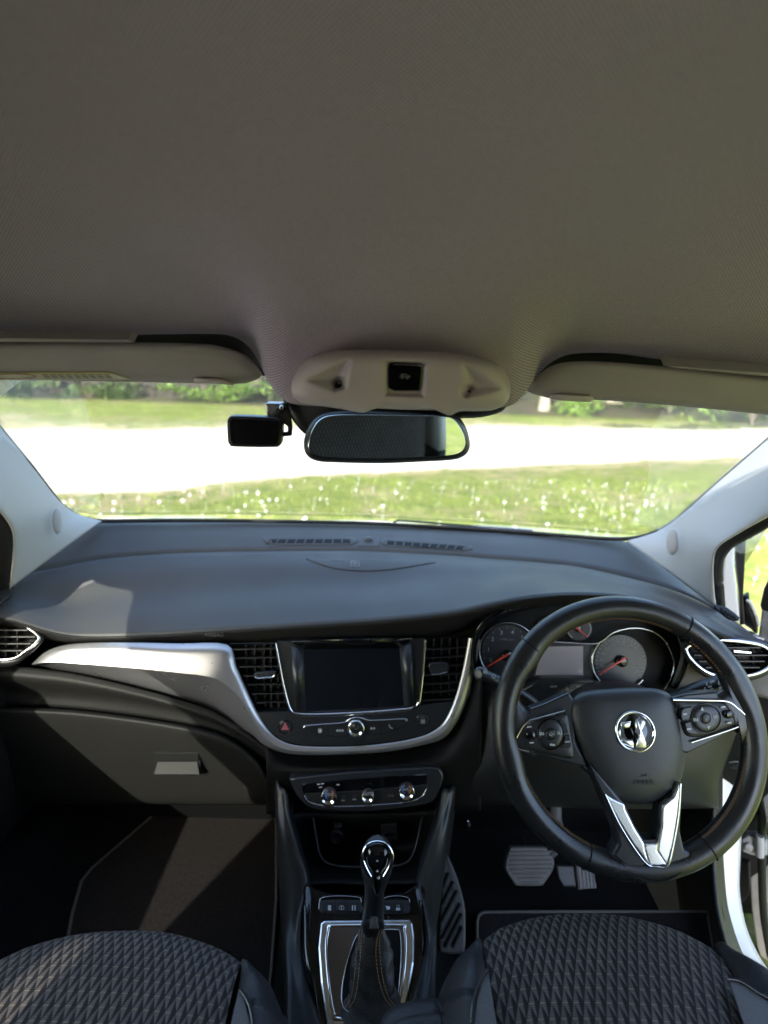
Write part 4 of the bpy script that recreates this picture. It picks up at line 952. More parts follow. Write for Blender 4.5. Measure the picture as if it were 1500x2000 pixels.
# ---------------- storage bay and console cheeks
m = MB().loft([[PY(x, y, Y) for x, y, Y in ((572, 1588, .80), (610, 1590, .815), (715, 1592, .82), (820, 1588, .815), (852, 1580, .80))],
               [PY(x, y, Y) for x, y, Y in ((578, 1640, .78), (618, 1650, .84), (715, 1655, .85), (812, 1648, .84), (846, 1635, .78))],
               [PY(x, y, Y) for x, y, Y in ((590, 1690, .74), (628, 1688, .78), (715, 1692, .79), (806, 1686, .78), (835, 1685, .74))],
               [PY(x, y, Y) for x, y, Y in ((600, 1725, .66), (640, 1722, .68), (715, 1724, .68), (795, 1722, .68), (822, 1722, .66))]], 5, 5)
bay = thing('storage_bay', PY(715, 1640, .8), 'dark open storage tray below the climate panel with power sockets', 'storage tray')
obj('bay_liner', m, BLKM, bay, face_cam=True, solid=.004)
obj('bay_rim', MB().tube(cat([PY(x, y, Y) for x, y, Y in ((612, 1598, .792), (618, 1640, .775), (628, 1676, .755), (655, 1691, .745), (715, 1694, .742), (780, 1690, .745), (803, 1676, .755), (816, 1640, .775), (824, 1596, .792))], 5), .0022, seg=7), SAT, bay)
SP = Plane(660, 1630, .81, 14)
so_ = obj('power_socket', MB().lathe(SP.at(658, 1632, .0), SP.n, [(.0135, 0), (.0135, .006), (.0125, .008), (.0105, .0085), (.0095, .007), (0, .0068)], 24), SAT, bay)
obj('socket_tab', MB().plate(SP, [(652, 1613), (667, 1612), (667, 1618), (652, 1619)], .0, .009, .001), SAT, so_)
ub = obj('usb_socket', MB().plate(SP, [(743, 1612), (775, 1609), (777, 1640), (746, 1643)], .0, .004, .001), SAT, bay)
obj('usb_port', MB().plate(SP, [(752, 1628), (770, 1626.5), (770, 1632), (752, 1633.5)], .0038, .0046, 0), GLOSS, ub)

con = thing('centre_console', PZ(715, 1850, -.85), 'black centre console housing between the two footwells', 'centre console')
# left and right cheeks: outer foot line, ridge, inner line
def cheek(outer, ridge, inner):
    rows = []
    for o_, r_, i_ in zip(outer, ridge, inner):
        rows.append([PY(*o_)+V((0, .02, -.18)), PY(*o_), PY(*o_).lerp(PY(*r_), .6)+V((0, -.004, .004)), PY(*r_), PY(*i_)])
    obj('console_cheek', MB().loft(rows, 4, 4), CHEEK, con, face_cam=True, solid=.003)
cheek([(536, 1530, .83), (538, 1600, .79), (543, 1680, .74), (548, 1760, .66), (552, 1850, .58), (556, 1940, .52), (556, 2060, .44), (556, 2300, .33)],
      [(560, 1545, .805), (566, 1592, .778), (582, 1655, .715), (600, 1718, .650), (588, 1780, .606), (590, 1860, .562), (612, 1960, .508), (632, 2050, .455)],
      [(572, 1556, .815), (576, 1600, .80), (592, 1660, .735), (606, 1722, .662), (600, 1785, .62), (604, 1865, .572), (624, 1965, .516), (644, 2055, .46)])
cheek([(892, 1545, .83), (880, 1600, .79), (869, 1680, .74), (857, 1760, .66), (853, 1850, .58), (850, 1940, .52), (850, 2060, .44), (840, 2300, .33)],
      [(866, 1540, .805), (856, 1592, .778), (836, 1655, .715), (818, 1722, .648), (830, 1780, .606), (832, 1860, .562), (812, 1950, .508), (790, 2050, .455)],
      [(856, 1552, .815), (846, 1600, .80), (826, 1660, .735), (812, 1726, .660), (818, 1785, .62), (818, 1865, .572), (800, 1955, .516), (778, 2055, .46)])

# ---------------- gear selector console
GP = Plane(715, 1850, .572, 70)
gc = thing('selector_surround', GP.o, 'gloss black and polished metal surround of the gear selector', 'gear surround')
obj('gloss_surround', MB().plate(GP, [(590, 1750), (592, 1738), (602, 1722), (612, 1732), (640, 1742), (715, 1746), (790, 1742), (808, 1730), (818, 1722), (829, 1738), (832, 1760), (833, 1850), (822, 1910), (806, 1975), (795, 2080), (640, 2080), (622, 1995), (600, 1920), (588, 1850)], -.02, .003, .003), GLOSS, gc)
obj('gloss_horn', MB().pillow(GP, [(808, 1735), (816, 1722), (828, 1734), (831, 1760), (832, 1850), (826, 1880), (822, 1800), (815, 1765)], .0, .012, e=2, rings=6, smooth=3), GLOSS, gc)
obj('gloss_horn', MB().pillow(GP, [(592, 1740), (602, 1722), (610, 1736), (606, 1770), (600, 1830), (604, 1900), (624, 1985), (612, 1975), (590, 1880), (588, 1800)], .0, .012, e=2, rings=6, smooth=3), GLOSS, gc)
fo = [(626, 1802), (634, 1797), (800, 1795), (806, 1802), (810, 1830), (809, 1880), (800, 1935), (790, 1985), (788, 2080), (652, 2080), (638, 1998), (626, 1920), (621, 1850)]
fi = [(642, 1813), (650, 1808), (782, 1807), (789, 1813), (792, 1840), (790, 1890), (784, 1930), (776, 1975), (770, 1990), (664, 1990), (652, 1980), (642, 1920), (637, 1850)]
obj('metal_frame', MB().plate(GP, fo, .000, .006, .003), SCHR, gc)
obj('metal_bevel', MB().tube([GP.at(x, y, .0065) for x, y in [(p.x, p.y) for p in cat([(a, b, 0) for a, b in fi], 3, True)]], .0022, .0018, n=GP.n, closed=True, seg=8), CHR, gc)
PLT = mat('polished dark plate', (.22, .23, .27), .14, metal=1, rvar=.05, varscale=30)
obj('polished_plate', MB().plate(GP, fi, .005, .0068, .0008), PLT, gc)
obj('boot_well', MB().plate(GP, [(712, 1818), (770, 1816), (781, 1822), (783, 1860), (781, 1900), (776, 1950), (766, 1976), (745, 1982), (700, 1982), (676, 1974), (668, 1960), (668, 1930), (674, 1895), (684, 1860), (696, 1830)], .006, .0082, .0006, smooth=2), BLKM, gc)
obj('well_rim', MB().tube(cat([GP.at(x, y, .0088) for x, y in ((712, 1818), (770, 1816), (781, 1822), (783, 1860), (781, 1900), (776, 1950), (766, 1976), (745, 1982), (700, 1982), (676, 1974), (668, 1960), (668, 1930), (674, 1895), (684, 1860), (696, 1830))], 3, True), .0010, n=GP.n, closed=True, seg=6), SCHR, gc)
for a, b, cx in ((625, 705, None), (748, 800, None)):
    h = obj('switch_bank', MB().plate(GP, [(a+4, 1757), (b-4, 1757), (b, 1764), (b-2, 1784), (a+4, 1784), (a, 1766)], .001, .005, .0015, smooth=2), BLK, gc)
    obj('switch_bank_edge', MB().tube(cat([GP.at(x, y, .005) for x, y in ((a-2, 1775), (a-1, 1760), (a+6, 1753), ((a+b)/2, 1750), (b-4, 1753), (b+1, 1762))], 4), .0007, n=GP.n, seg=5), SCHR, h)
for i, x in enumerate((643.5, 667, 691, 757, 777.5)):
    b = obj('switch', MB().plate(GP, [(x-10.5, 1761), (x+10.5, 1761), (x+10.5, 1780), (x-10.5, 1780)] if i != 3 else [(x-8, 1761), (x+9, 1761), (x+9, 1780), (x-8, 1780)], .004, .0068, .0008), SEAM, gc)
    m = MB(); y = 1773
    if i == 0: m.plate(GP, [(x-3, y-5), (x+3, y-5), (x+3, y+5), (x-3, y+5)], .0066, .0071, 0)
    elif i == 1: m.tube([GP.at(a, b_, .007) for a, b_ in ell(x, y, 5, 4, 10)], .0004, n=GP.n, closed=True, seg=4); m.plate(GP, [(x-.7, y-3), (x+.7, y-3), (x+.7, y+3), (x-.7, y+3)], .0066, .0071, 0)
    elif i == 2:
        for dx in (-2.5, 2.5): m.plate(GP, [(x+dx-1, y-5), (x+dx+1, y-5), (x+dx+1, y+5), (x+dx-1, y+5)], .0066, .0071, 0)
    elif i == 3: m.plate(GP, [(x-4, y-4), (x+5, y-2), (x+4, y+3), (x-1, y+4)], .0066, .0071, 0)
    else: m.plate(GP, [(x-4, y), (x+4, y), (x+4, y+5), (x-4, y+5)], .0066, .0071, 0); m.tube([GP.at(a, b_, .007) for a, b_ in ((x-2.5, y), (x-2, y-5), (x+2, y-5), (x+2.5, y))], .0004, n=GP.n, seg=4)
    obj('switch_symbol', m, ICON, b)
gl = thing('gear_selector', GP.at(725, 1960, .01), 'automatic gear selector with gloss black and chrome knob on a stitched leather gaiter', 'gear lever')
# the lever climbs forward and up from the gaiter to the knob
base = GP.at(724, 1925, .008); neck = PY(728, 1806, .578); kb_ = PY(736, 1725, .583); kt = PY(737, 1650, .600)
def ring_px(L, R_, yl, Y, dep, n=20):
    """an oval between two pixels at forward distance Y, dep metres deep away from the eye"""
    a, b = PY(L, yl, Y), PY(R_, yl, Y); c = a.lerp(b, .5); ex = (b-a)/2; ey = V((0, 1, .25)).normalized()*dep
    return [c+ex*cos(2*pi*k/n)+ey*sin(2*pi*k/n) for k in range(n)]
gr = [ring_px(669, 780, 1968, .505, .030), ring_px(675, 777, 1955, .512, .032), ring_px(681, 773, 1925, .527, .034), ring_px(684, 769, 1895, .540, .030), ring_px(691, 764, 1862, .553, .024), ring_px(699, 758, 1835, .563, .018), ring_px(706, 751, 1812, .572, .014), ring_px(709, 748, 1804, .575, .012)]
dense = []
cols_ = [cat([g[k] for g in gr], 5) for k in range(20)]
for i in range(len(cols_[0])):
    c = sum((cols_[k][i] for k in range(20)), V((0, 0, 0)))/20
    dense.append([c+(cols_[k][i]-c)*(1+.07*sin(k*1.9+i*.35)+.05*sin(i*1.1+k*.6)) for k in range(20)])
obj('leather_gaiter', MB().grid(dense, closed_u=True), BOOT, gl, face_cam=True)
for sgn in (-1, 1):
    for dx in (-4, 4):
        X_ = [(702 if sgn < 0 else 748), (700 if sgn < 0 else 742), (697 if sgn < 0 else 741), (694 if sgn < 0 else 744), (691 if sgn < 0 else 750), (685 if sgn < 0 else 760), (676 if sgn < 0 else 772)]
        Yp = [1815, 1835, 1862, 1895, 1925, 1952, 1966]; D_ = [.563, .549, .531, .511, .494, .482, .476]
        path = cat([PY(x+dx*(.6 if i < 2 else 1)+(3 if sgn < 0 else -3), y, d) for i, (x, y, d) in enumerate(zip(X_, Yp, D_))], 5)
        obj('gaiter_stitching', stitches(path, 26, .0030, .00045), ORG, gl)['kind'] = 'stuff'
sr = [ring_px(706, 750, 1812, .572, .013), ring_px(707, 750, 1800, .576, .014), ring_px(709, 750, 1780, .580, .014), ring_px(711, 750, 1755, .583, .014), ring_px(712, 752, 1735, .585, .015), ring_px(709, 759, 1715, .588, .018), ring_px(705, 766, 1695, .592, .022), ring_px(704, 769, 1676, .597, .025), ring_px(709, 765, 1662, .600, .022), ring_px(719, 754, 1653, .602, .016), ring_px(730, 744, 1650, .603, .006)]
cols_ = [cat([g[k] for g in sr], 4) for k in range(20)]
m = MB().grid([[c[i] for c in cols_] for i in range(len(cols_[0]))], closed_u=True); m.cap([c[-1] for c in cols_])
obj('lever_grip', m, SAT, gl, face_cam=True)
KP = Plane(737, 1680, .562, 24)
kf = obj('knob_cap', MB().pillow(KP, [(712, 1672), (716, 1655), (726, 1647), (737, 1645), (749, 1647), (759, 1656), (762, 1672), (758, 1692), (748, 1708), (745, 1728), (739, 1748), (733, 1746), (727, 1726), (724, 1707), (715, 1690)], -.008, .004, e=2.2, rings=10, smooth=4), GLOSS, gl)
uu = cat([KP.at(x, y, -.0015) for x, y in ((724, 1712), (714, 1694), (708, 1674), (713, 1656), (724, 1646), (737, 1643), (751, 1646), (761, 1656), (766, 1673), (760, 1694), (750, 1712))], 5)
obj('knob_chrome', MB().tube(uu, [.0030*(1-.55*math.exp(-((i/(len(uu)-1)-.5)/.22)**2)) for i in range(len(uu))], .0026, n=KP.n, seg=8), CHR, gl)
m = MB()
for y in (1681, 1701): m.plate(KP, [(734.5, y+2), (737, y-2), (739.5, y+2)], .003, .0046, 0)
m.tube([KP.at(736, 1713, .003), KP.at(738.5, 1716, .003)], .0006, n=KP.n, seg=4); m.plate(KP, [(739, 1712), (742, 1712), (742, 1717), (739, 1717)], .002, .0034, 0)
obj('knob_symbols', m, ICON, kf)
CPn = Plane(729, 1800, .563, 30)
obj('lever_collar', MB().plate(CPn, [(706, 1812), (711, 1800), (720, 1800), (724, 1792), (736, 1792), (740, 1800), (747, 1800), (752, 1813), (740, 1820), (717, 1820)], -.008, .001, .002), SAT, gl)
obj('release_catch', MB().plate(CPn, [(721, 1815), (725, 1793), (736, 1793), (740, 1815)], .0, .004, .0015), REAR, gl)
obj('catch_glint', MB().tube([CPn.at(724, 1793, .0035), CPn.at(737, 1793, .0035)], .0007, n=CPn.n, seg=5), CHR, gl)

# ============================================================ INSTRUMENTS
CL = Plane(1130, 1290, .885, 18)
ic = thing('instrument_cluster', CL.o, 'instrument cluster with two ringed dials, a small gauge and a blank display', 'instrument cluster')
obj('cluster_housing', MB().plate(CL, [(922, 1255), (932, 1225), (960, 1200), (1010, 1184), (1080, 1176), (1200, 1176), (1270, 1195), (1320, 1225), (1345, 1270), (1335, 1330), (1290, 1372), (1150, 1380), (1000, 1372), (940, 1340), (922, 1300)], -.03, -.012, .002), BLKM, ic)
m = MB(); hoodf = [(930, 1330), (922, 1290), (926, 1248), (942, 1218), (975, 1192), (1020, 1176), (1080, 1169), (1150, 1168), (1215, 1172), (1275, 1188), (1322, 1218), (1345, 1262), (1342, 1300), (1320, 1345)]
hoodb = [(946, 1326), (938, 1288), (942, 1250), (960, 1222), (990, 1204), (1030, 1192), (1082, 1184), (1150, 1184), (1210, 1188), (1258, 1202), (1300, 1228), (1322, 1264), (1318, 1300), (1300, 1340)]
G = [cat([PY(x, y, .848) for x, y in hoodf], 4), cat([PY(x, y, .866) for x, y in [((a+c)/2, (b+d)/2) for (a, b), (c, d) in zip(hoodf, hoodb)]], 4), cat([CL.at(x, y, -.011) for x, y in hoodb], 4)]
obj('cluster_tunnel', MB().grid(G), GLOSS, ic, face_cam=True, solid=.003)
def gauge(cx, cy, rx, ry, ring, name_):
    d = obj(name_, MB().plate(CL, ell(cx, cy, rx*.96, ry*.96, 40), -.012, -.004, .001), DIAL, ic)
    obj('dial_ring', MB().tube([CL.at(x, y, .001) for x, y in ring], .0016, .0028, n=CL.n, seg=8), SCHR, d)
    return d
d1 = gauge(992, 1272, 54, 55, ell(992, 1272, 56, 56, 50, R(-60), R(230)), 'rev_counter')
d2 = gauge(1212, 1292, 54, 55, cat([CL.at(0, 0)]*0 or [], 1) if False else ell(1212, 1292, 56, 55, 40, R(118), R(320)), 'speedometer')
obj('dial_ring', MB().tube([CL.at(x, y, .003) for x, y in [(p.x, p.y) for p in cat([(1058, 1253, 0), (1110, 1255, 0), (1160, 1257, 0), (1178, 1250, 0), (1196, 1236, 0), (1222, 1228, 0), (1250, 1227, 0), (1278, 1235, 0), (1300, 1254, 0), (1312, 1280, 0), (1316, 1300, 0), (1310, 1325, 0), (1296, 1346, 0)], 4)]], .0016, .0026, n=CL.n, seg=8), SCHR, d2)
def ticks(m, cx, cy, r0_, r1_, a0, a1, n, w_, h=-.0035, k_=.98):
    for i in range(n):
        a = R(a0+(a1-a0)*i/(n-1)); dx, dy = cos(a), -sin(a)*k_; ox, oy = -sin(a)*w_, -cos(a)*w_*k_
        m.plate(CL, [(cx+dx*r0_+ox, cy+dy*r0_+oy), (cx+dx*r1_+ox, cy+dy*r1_+oy), (cx+dx*r1_-ox, cy+dy*r1_-oy), (cx+dx*r0_-ox, cy+dy*r0_-oy)], h, h+.0004, 0)
m = MB(); ticks(m, 1212, 1292, 44, 49, 215, -35, 27, .5, -.0042); obj('tick_marks', m, ICOND, d2)
for i, n_ in enumerate(range(10, 150, 10)):
    a = R(212-i*(244/13)); txt('dial_number', str(n_), CL, 1212+cos(a)*37, 1292-sin(a)*37, 6.3, ICOND, d2, -.0035, 0, .0001)
txt('dial_text', 'mph', CL, 1213, 1262, 5, ICOND, d2, -.0035, 0, .0001)
m = MB(); ticks(m, 992, 1272, 45, 49, 215, -30, 15, .5, -.0042); obj('tick_marks', m, ICOND, d1)
for i in range(0, 8):
    a = R(208-i*33); txt('dial_number', str(i), CL, 992+cos(a)*38, 1272-sin(a)*38, 8, ICON, d1, -.0035, 0, .0001)
txt('dial_text', 'x1000 rpm', CL, 990, 1249, 4.5, ICOND, d1, -.0035, 0, .0001)
def needle(cx, cy, tx, ty, r_, parent, tail=.15):
    x0, y0 = cx-(tx-cx)*tail, cy-(ty-cy)*tail; l = math.hypot(tx-cx, ty-cy); ux, uy = -(ty-cy)/l, (tx-cx)/l
    n_ = obj('needle', MB().plate(CL, [(x0+ux*2, y0+uy*2), (tx+ux*.9, ty+uy*.9), (tx-ux*.9, ty-uy*.9), (x0-ux*2, y0-uy*2)], .004, .0065, .0006), NEED, parent)
    obj('needle_hub', MB().lathe(CL.at(cx, cy, -.003), CL.n, [(r_*CL.px(cx, cy), 0), (r_*CL.px(cx, cy), .005), (r_*.8*CL.px(cx, cy), .0062), (0, .0064)], 20), GLOSS, parent)
needle(1213, 1291, 1170, 1318, 11, d2, .22); needle(990, 1280, 948, 1305, 11, d1, .1)
sg_ = obj('fuel_gauge', MB().plate(CL, ell(1131, 1228, 26, 24, 30), -.012, -.006, .001), DIAL, ic)
for a0, a1 in ((130, 235), (-50, 45)): obj('gauge_arc', MB().tube([CL.at(x, y, -.005) for x, y in ell(1131, 1228, 22.5, 21, 12, R(a0), R(a1))], .0009, .0004, n=CL.n, seg=5), ICON, sg_)
needle(1127, 1226, 1148, 1245, 7, sg_, .1)
sg2 = obj('temperature_gauge', MB().plate(CL, ell(1072, 1226, 24, 22, 30), -.012, -.006, .001), DIAL, ic)
obj('gauge_arc', MB().tube([CL.at(x, y, -.005) for x, y in ell(1072, 1228, 21, 20, 12, R(-50), R(30))], .0009, .0004, n=CL.n, seg=5), ICON, sg2)
obj('display_frame', MB().plate(CL, [(1040, 1256), (1160, 1258), (1158, 1330), (1030, 1330)], -.012, -.005, .001), DIAL, ic)
obj('trip_display', MB().plate(CL, [(1056, 1263), (1139, 1262), (1139, 1322), (1046, 1322)], -.006, -.0038, .0005), LCD, ic)
CB = Plane(1100, 1338, .850, 22)
sb = thing('switch_pod', CB.o, 'small dark pod with two slim buttons below the cluster display', 'switch pod')
obj('pod_shell', MB().plate(CB, [(1004, 1350), (1040, 1334), (1058, 1324), (1150, 1325), (1180, 1338), (1200, 1372), (1050, 1376), (1010, 1368)], -.04, .0, .004), SAT, sb)
for x0, x1 in ((1058, 1106), (1110, 1156)):
    b = obj('slim_button', MB().plate(CB, [(x0, 1337), (x0+5, 1334), (x1-3, 1334), (x1, 1337), (x1-1, 1346), (x0+3, 1347)], .0, .0022, .001), BLK, sb)
    obj('button_print', MB().plate(CB, [((x0+x1)/2-7, 1339.5), ((x0+x1)/2+6, 1339), ((x0+x1)/2+6, 1342.5), ((x0+x1)/2-7, 1343)], .002, .0026, 0), ICOND, b)
obj('pod_glint', MB().tube(cat([CB.at(1014, 1352, .004), CB.at(1028, 1345, .004), CB.at(1040, 1339, .004)], 3), .0014, seg=6), SCHR, sb)

# right side fascia behind the wheel and knee panel
m = MB().loft([[PY(x, y, Y) for x, y, Y in ((1300, 1200, .872), (1345, 1232, .858), (1400, 1256, .845), (1500, 1270, .83), (1620, 1345, .80))],
               [PY(x, y, Y) for x, y, Y in ((1330, 1270, .868), (1370, 1290, .852), (1420, 1310, .84), (1500, 1330, .82), (1620, 1390, .79))],
               [PY(x, y, Y) for x, y, Y in ((1310, 1345, .855), (1370, 1352, .845), (1430, 1360, .83), (1500, 1365, .81), (1620, 1420, .78))]], 4, 5)
FASC = mat('brown grey fascia plastic', (.085, .080, .075), .5, bump=(900, .2))
fr_ = obj('driver_fascia', m, FASC, face_cam=True, solid=.003); tag(fr_, 'brownish grey plastic fascia right of the instruments, behind the wheel', 'fascia panel')
m = MB().loft([[PY(x, y, Y) for x, y, Y in ((880, 1400, .88), (930, 1330, .88), (1060, 1370, .85), (1200, 1372, .83), (1330, 1350, .83), (1405, 1375, .81), (1450, 1400, .80))],
               [PY(x, y, Y) for x, y, Y in ((880, 1470, .86), (960, 1440, .83), (1060, 1440, .80), (1200, 1450, .79), (1330, 1440, .80), (1400, 1440, .80), (1432, 1450, .80))],
               [PY(x, y, Y) for x, y, Y in ((880, 1520, .84), (960, 1520, .81), (1060, 1510, .79), (1200, 1520, .78), (1330, 1520, .785), (1385, 1520, .79), (1408, 1520, .80))],
               [PY(x, y, Y) for x, y, Y in ((880, 1560, .85), (960, 1562, .82), (1060, 1568, .81), (1200, 1572, .80), (1330, 1572, .80), (1385, 1572, .80), (1404, 1572, .81))],
               [PY(x, y, Y) for x, y, Y in ((880, 1566, .90), (960, 1570, .88), (1060, 1576, .87), (1200, 1580, .86), (1330, 1580, .86), (1385, 1580, .85), (1404, 1580, .84))]], 4, 5)
kp = obj('knee_panel', m, CHEEK, face_cam=True, solid=.004); tag(kp, 'dark lower dash panel under the steering column with a curved edge', 'knee panel')
# column shroud
m = MB()
SC = Plane(1190, 1420, .70, 27, -3)
G = []
for (x0, x1, y0, y1, off) in ((1090, 1300, 1330, 1470, -.13), (1095, 1310, 1335, 1500, -.09), (1110, 1320, 1345, 1530, -.05), (1120, 1320, 1355, 1530, -.03)):
    G.append([SC.at((x0+x1)/2+(x1-x0)/2*cos(a)*(1 if abs(cos(a)) < .7 else 1), (y0+y1)/2+(y1-y0)/2*sin(a), off) for a in [2*pi*k/28 for k in range(28)]])
sh2 = obj('column_shroud', MB().grid(G, closed_u=True), BLK, face_cam=True, solid=.002); tag(sh2, 'dark plastic shroud round the steering column behind the wheel', 'column shroud')

# stalks
def stalk(pts, rad, label, mt=SAT):
    P = cat([PY(*p) for p in pts], 5)
    t = thing('column_stalk', PY(*pts[0]), label, 'stalk', 'steering column stalks')
    rr = [rad[0]+(rad[1]-rad[0])*i/(len(P)-1) for i in range(len(P))]
    obj('stalk_arm', MB().tube(P, rr, [r_*.75 for r_ in rr], seg=14), mt, t)
    return t, P
t1, P1 = stalk([(1100, 1420, .72), (1040, 1370, .70), (985, 1335, .70), (952, 1321, .70), (938, 1316, .70)], (.008, .0105), 'left column stalk with a round knurled end, poking out beside the rim')
obj('stalk_end', MB().lathe(P1[-1], (P1[-1]-P1[-3]).normalized()+V((0, -.9, .2)), [(.0098, -.004), (.0100, .002), (.0085, .0045), (.005, .0052), (0, .0050)], 20), SAT, t1)
KL = Plane(953, 1318, .684, 30)
m = MB(); m.plate(KL, [(945, 1309), (952, 1311), (951, 1317), (944, 1315)], .0, .0012, 0); m.tube([KL.at(x, y, .001) for x, y in ell(964, 1321, 3, 3.6, 10)], .0005, n=KL.n, closed=True, seg=4); obj('stalk_print', m, ICON, t1)
t2, P2 = stalk([(1270, 1390, .72), (1315, 1362, .71), (1355, 1346, .70), (1385, 1337, .695), (1410, 1329, .69)], (.008, .0125), 'right wiper stalk covered in white symbols, beside the rim')
KR = Plane(1385, 1338, .678, 30)
m = MB()
for x, y, w_, h_ in ((1380, 1333, 2, 6), (1388, 1331, 8, 4), (1404, 1331, 4, 7), (1409, 1335, 5, 3), (1384, 1341, 6, 3), (1387, 1346, 6, 3), (1391, 1351, 6, 3), (1405, 1342, 5, 4), (1352, 1350, 5, 2.5), (1358, 1353, 3, 2), (1376, 1344, 3, 3)):
    m.plate(KR, [(x, y), (x+w_, y-w_*.35), (x+w_+.8, y-w_*.35+h_), (x+.8, y+h_)], -.001, .0012, 0)
obj('stalk_print', m, ICON, t2)

# ============================================================ STEERING WHEEL
d0 = (V((0, 0, 0))+ray(1225, 1429.5))*.73
W = Plane(1225, 1429.5, d0.y, 27, -3)
sw = thing('steering_wheel', W.o, 'black leather steering wheel with round griffin badge and silver lower spoke', 'steering wheel')
ctr = W.at(1225, 1429.5)
Rr, rr = .1665, .0163
def rim(a, rad=Rr, off=0): return ctr+W.ex*cos(R(a))*rad+W.ey*sin(R(a))*rad+W.n*off
# rim section: slightly flattened oval, fatter where the thumb grips are
def rimtube(m, a0, a1, n, scale=1.0, seg=18):
    G = []
    for i in range(n+1):
        a = a0+(a1-a0)*i/n; u = W.ex*cos(R(a))+W.ey*sin(R(a))
        g = max(math.exp(-((a-148)/9)**2), math.exp(-((a-24)/9)**2), math.exp(-((a-196)/9)**2), math.exp(-((a+12)/8)**2))
        ra = rr*scale; G.append([rim(a)+u*ra*(1+.02*g)*cos(2*pi*k/seg)-(u*.004*g if cos(2*pi*k/seg) < 0 else u*0)+W.n*ra*.98*sin(2*pi*k/seg) for k in range(seg)])
    return m.grid(G, closed_u=True, closed_v=False)
seams = [60, 141, 250, 306]
obj('leather_rim', rimtube(MB(), 0, 360, 180), LEA, sw, face_cam=True)
for a in seams:
    m = MB()
    m.tube([rim(a)+(W.ex*cos(R(a))+W.ey*sin(R(a)))*rr*1.03*cos(2*pi*k/24)+W.n*rr*1.01*sin(2*pi*k/24) for k in range(24)], .0009, closed=True, seg=5); obj('rim_seam', m, BLKM, sw)
# stitching along the inner side of the rim
for a0, a1, n_ in ((66, 136, 42), (150, 188, 22), (206, 252, 34), (306, 352, 40), (30, 56, 16)):
    for ph in (-.5, .5):
        m = MB()
        for k in range(n_):
            a = a0+(a1-a0)*(k+.25)/n_; b = a+(a1-a0)/n_*.5
            c0, c1 = 2.72+ph*.20, 2.72-ph*.20
            q = lambda a_, c_: rim(a_)+(W.ex*cos(R(a_))+W.ey*sin(R(a_)))*(rr+.0006)*cos(c_)+W.n*(rr+.0006)*sin(c_)
            m.tube([q(a, c0), q(b, c1)], .00042, seg=4)
        obj('rim_stitching', m, ORG, sw)['kind'] = 'stuff'
# spokes
def wpl(name, pts, h0, h1, b, mt, parent=None, smooth=0): return obj(name, MB().plate(W, pts, h0, h1, b, smooth=smooth), mt, parent or sw)
def wpi(name, pts, h0, h1, mt, parent=None, e=3, smooth=4, rings=10): return obj(name, MB().pillow(W, pts, h0, h1, e=e, smooth=smooth, rings=rings), mt, parent or sw)
wpi('leather_spoke', [(975, 1372), (1000, 1352), (1022, 1378), (1034, 1388), (1052, 1392), (1060, 1430), (1048, 1476), (1022, 1480), (1004, 1484), (1000, 1530), (980, 1500), (972, 1430)], -.018, .010, LEA, e=4)
wpi('leather_spoke', [(1408, 1308), (1424, 1340), (1396, 1352), (1400, 1372), (1420, 1400), (1430, 1425), (1442, 1436), (1452, 1460), (1475, 1440), (1485, 1400), (1480, 1360), (1455, 1320)], -.018, .011, LEA, e=4)
lsp = wpl('spoke_left', [(1030, 1412), (1036, 1384), (1064, 1374), (1112, 1352), (1124, 1372), (1124, 1450), (1150, 1500), (1120, 1494), (1036, 1470)], -.016, .006, .003, SAT)
lsp.name = 'satin_spoke'
gll = wpi('switch_panel', [(1010, 1443), (1016, 1428), (1030, 1411), (1066, 1400), (1104, 1392), (1112, 1402), (1116, 1430), (1122, 1468), (1116, 1482), (1070, 1474), (1034, 1466), (1014, 1458)], .002, .0105, BLK, e=5, smooth=3)
obj('chrome_line', MB().tube(cat([W.at(x, y, .010) for x, y in ((1008, 1441), (1016, 1427), (1028, 1411.5), (1060, 1401), (1103, 1389))], 4), .0016, .0016, n=W.n, seg=7), CHR, gll)
obj('satin_line', MB().tube(cat([W.at(x, y, .009) for x, y in ((1004, 1444), (1003, 1453), (1010, 1462), (1033, 1468))], 4), .0016, n=W.n, seg=7), SCHR, gll)
wpl('satin_spoke', [(1312, 1362), (1340, 1355), (1398, 1350), (1416, 1366), (1450, 1392), (1462, 1406), (1448, 1418), (1410, 1440), (1345, 1472), (1330, 1470)], -.016, .006, .003, SAT)
grr = wpi('switch_panel', [(1316, 1369), (1340, 1368), (1420, 1371), (1440, 1384), (1456, 1400), (1450, 1410), (1420, 1422), (1382, 1436), (1352, 1440), (1336, 1432), (1330, 1400)], .002, .0105, BLK, e=5, smooth=3)
obj('chrome_line', MB().tube(cat([W.at(x, y, .010) for x, y in ((1314, 1367), (1345, 1367.5), (1380, 1368), (1420, 1370), (1440, 1383), (1457, 1398))], 4), .0016, n=W.n, seg=7), CHR, grr)
obj('satin_line', MB().tube(cat([W.at(x, y, .009) for x, y in ((1461, 1402), (1460, 1410), (1440, 1420), (1400, 1434), (1350, 1450))], 4), .0013, n=W.n, seg=7), SCHR, grr)
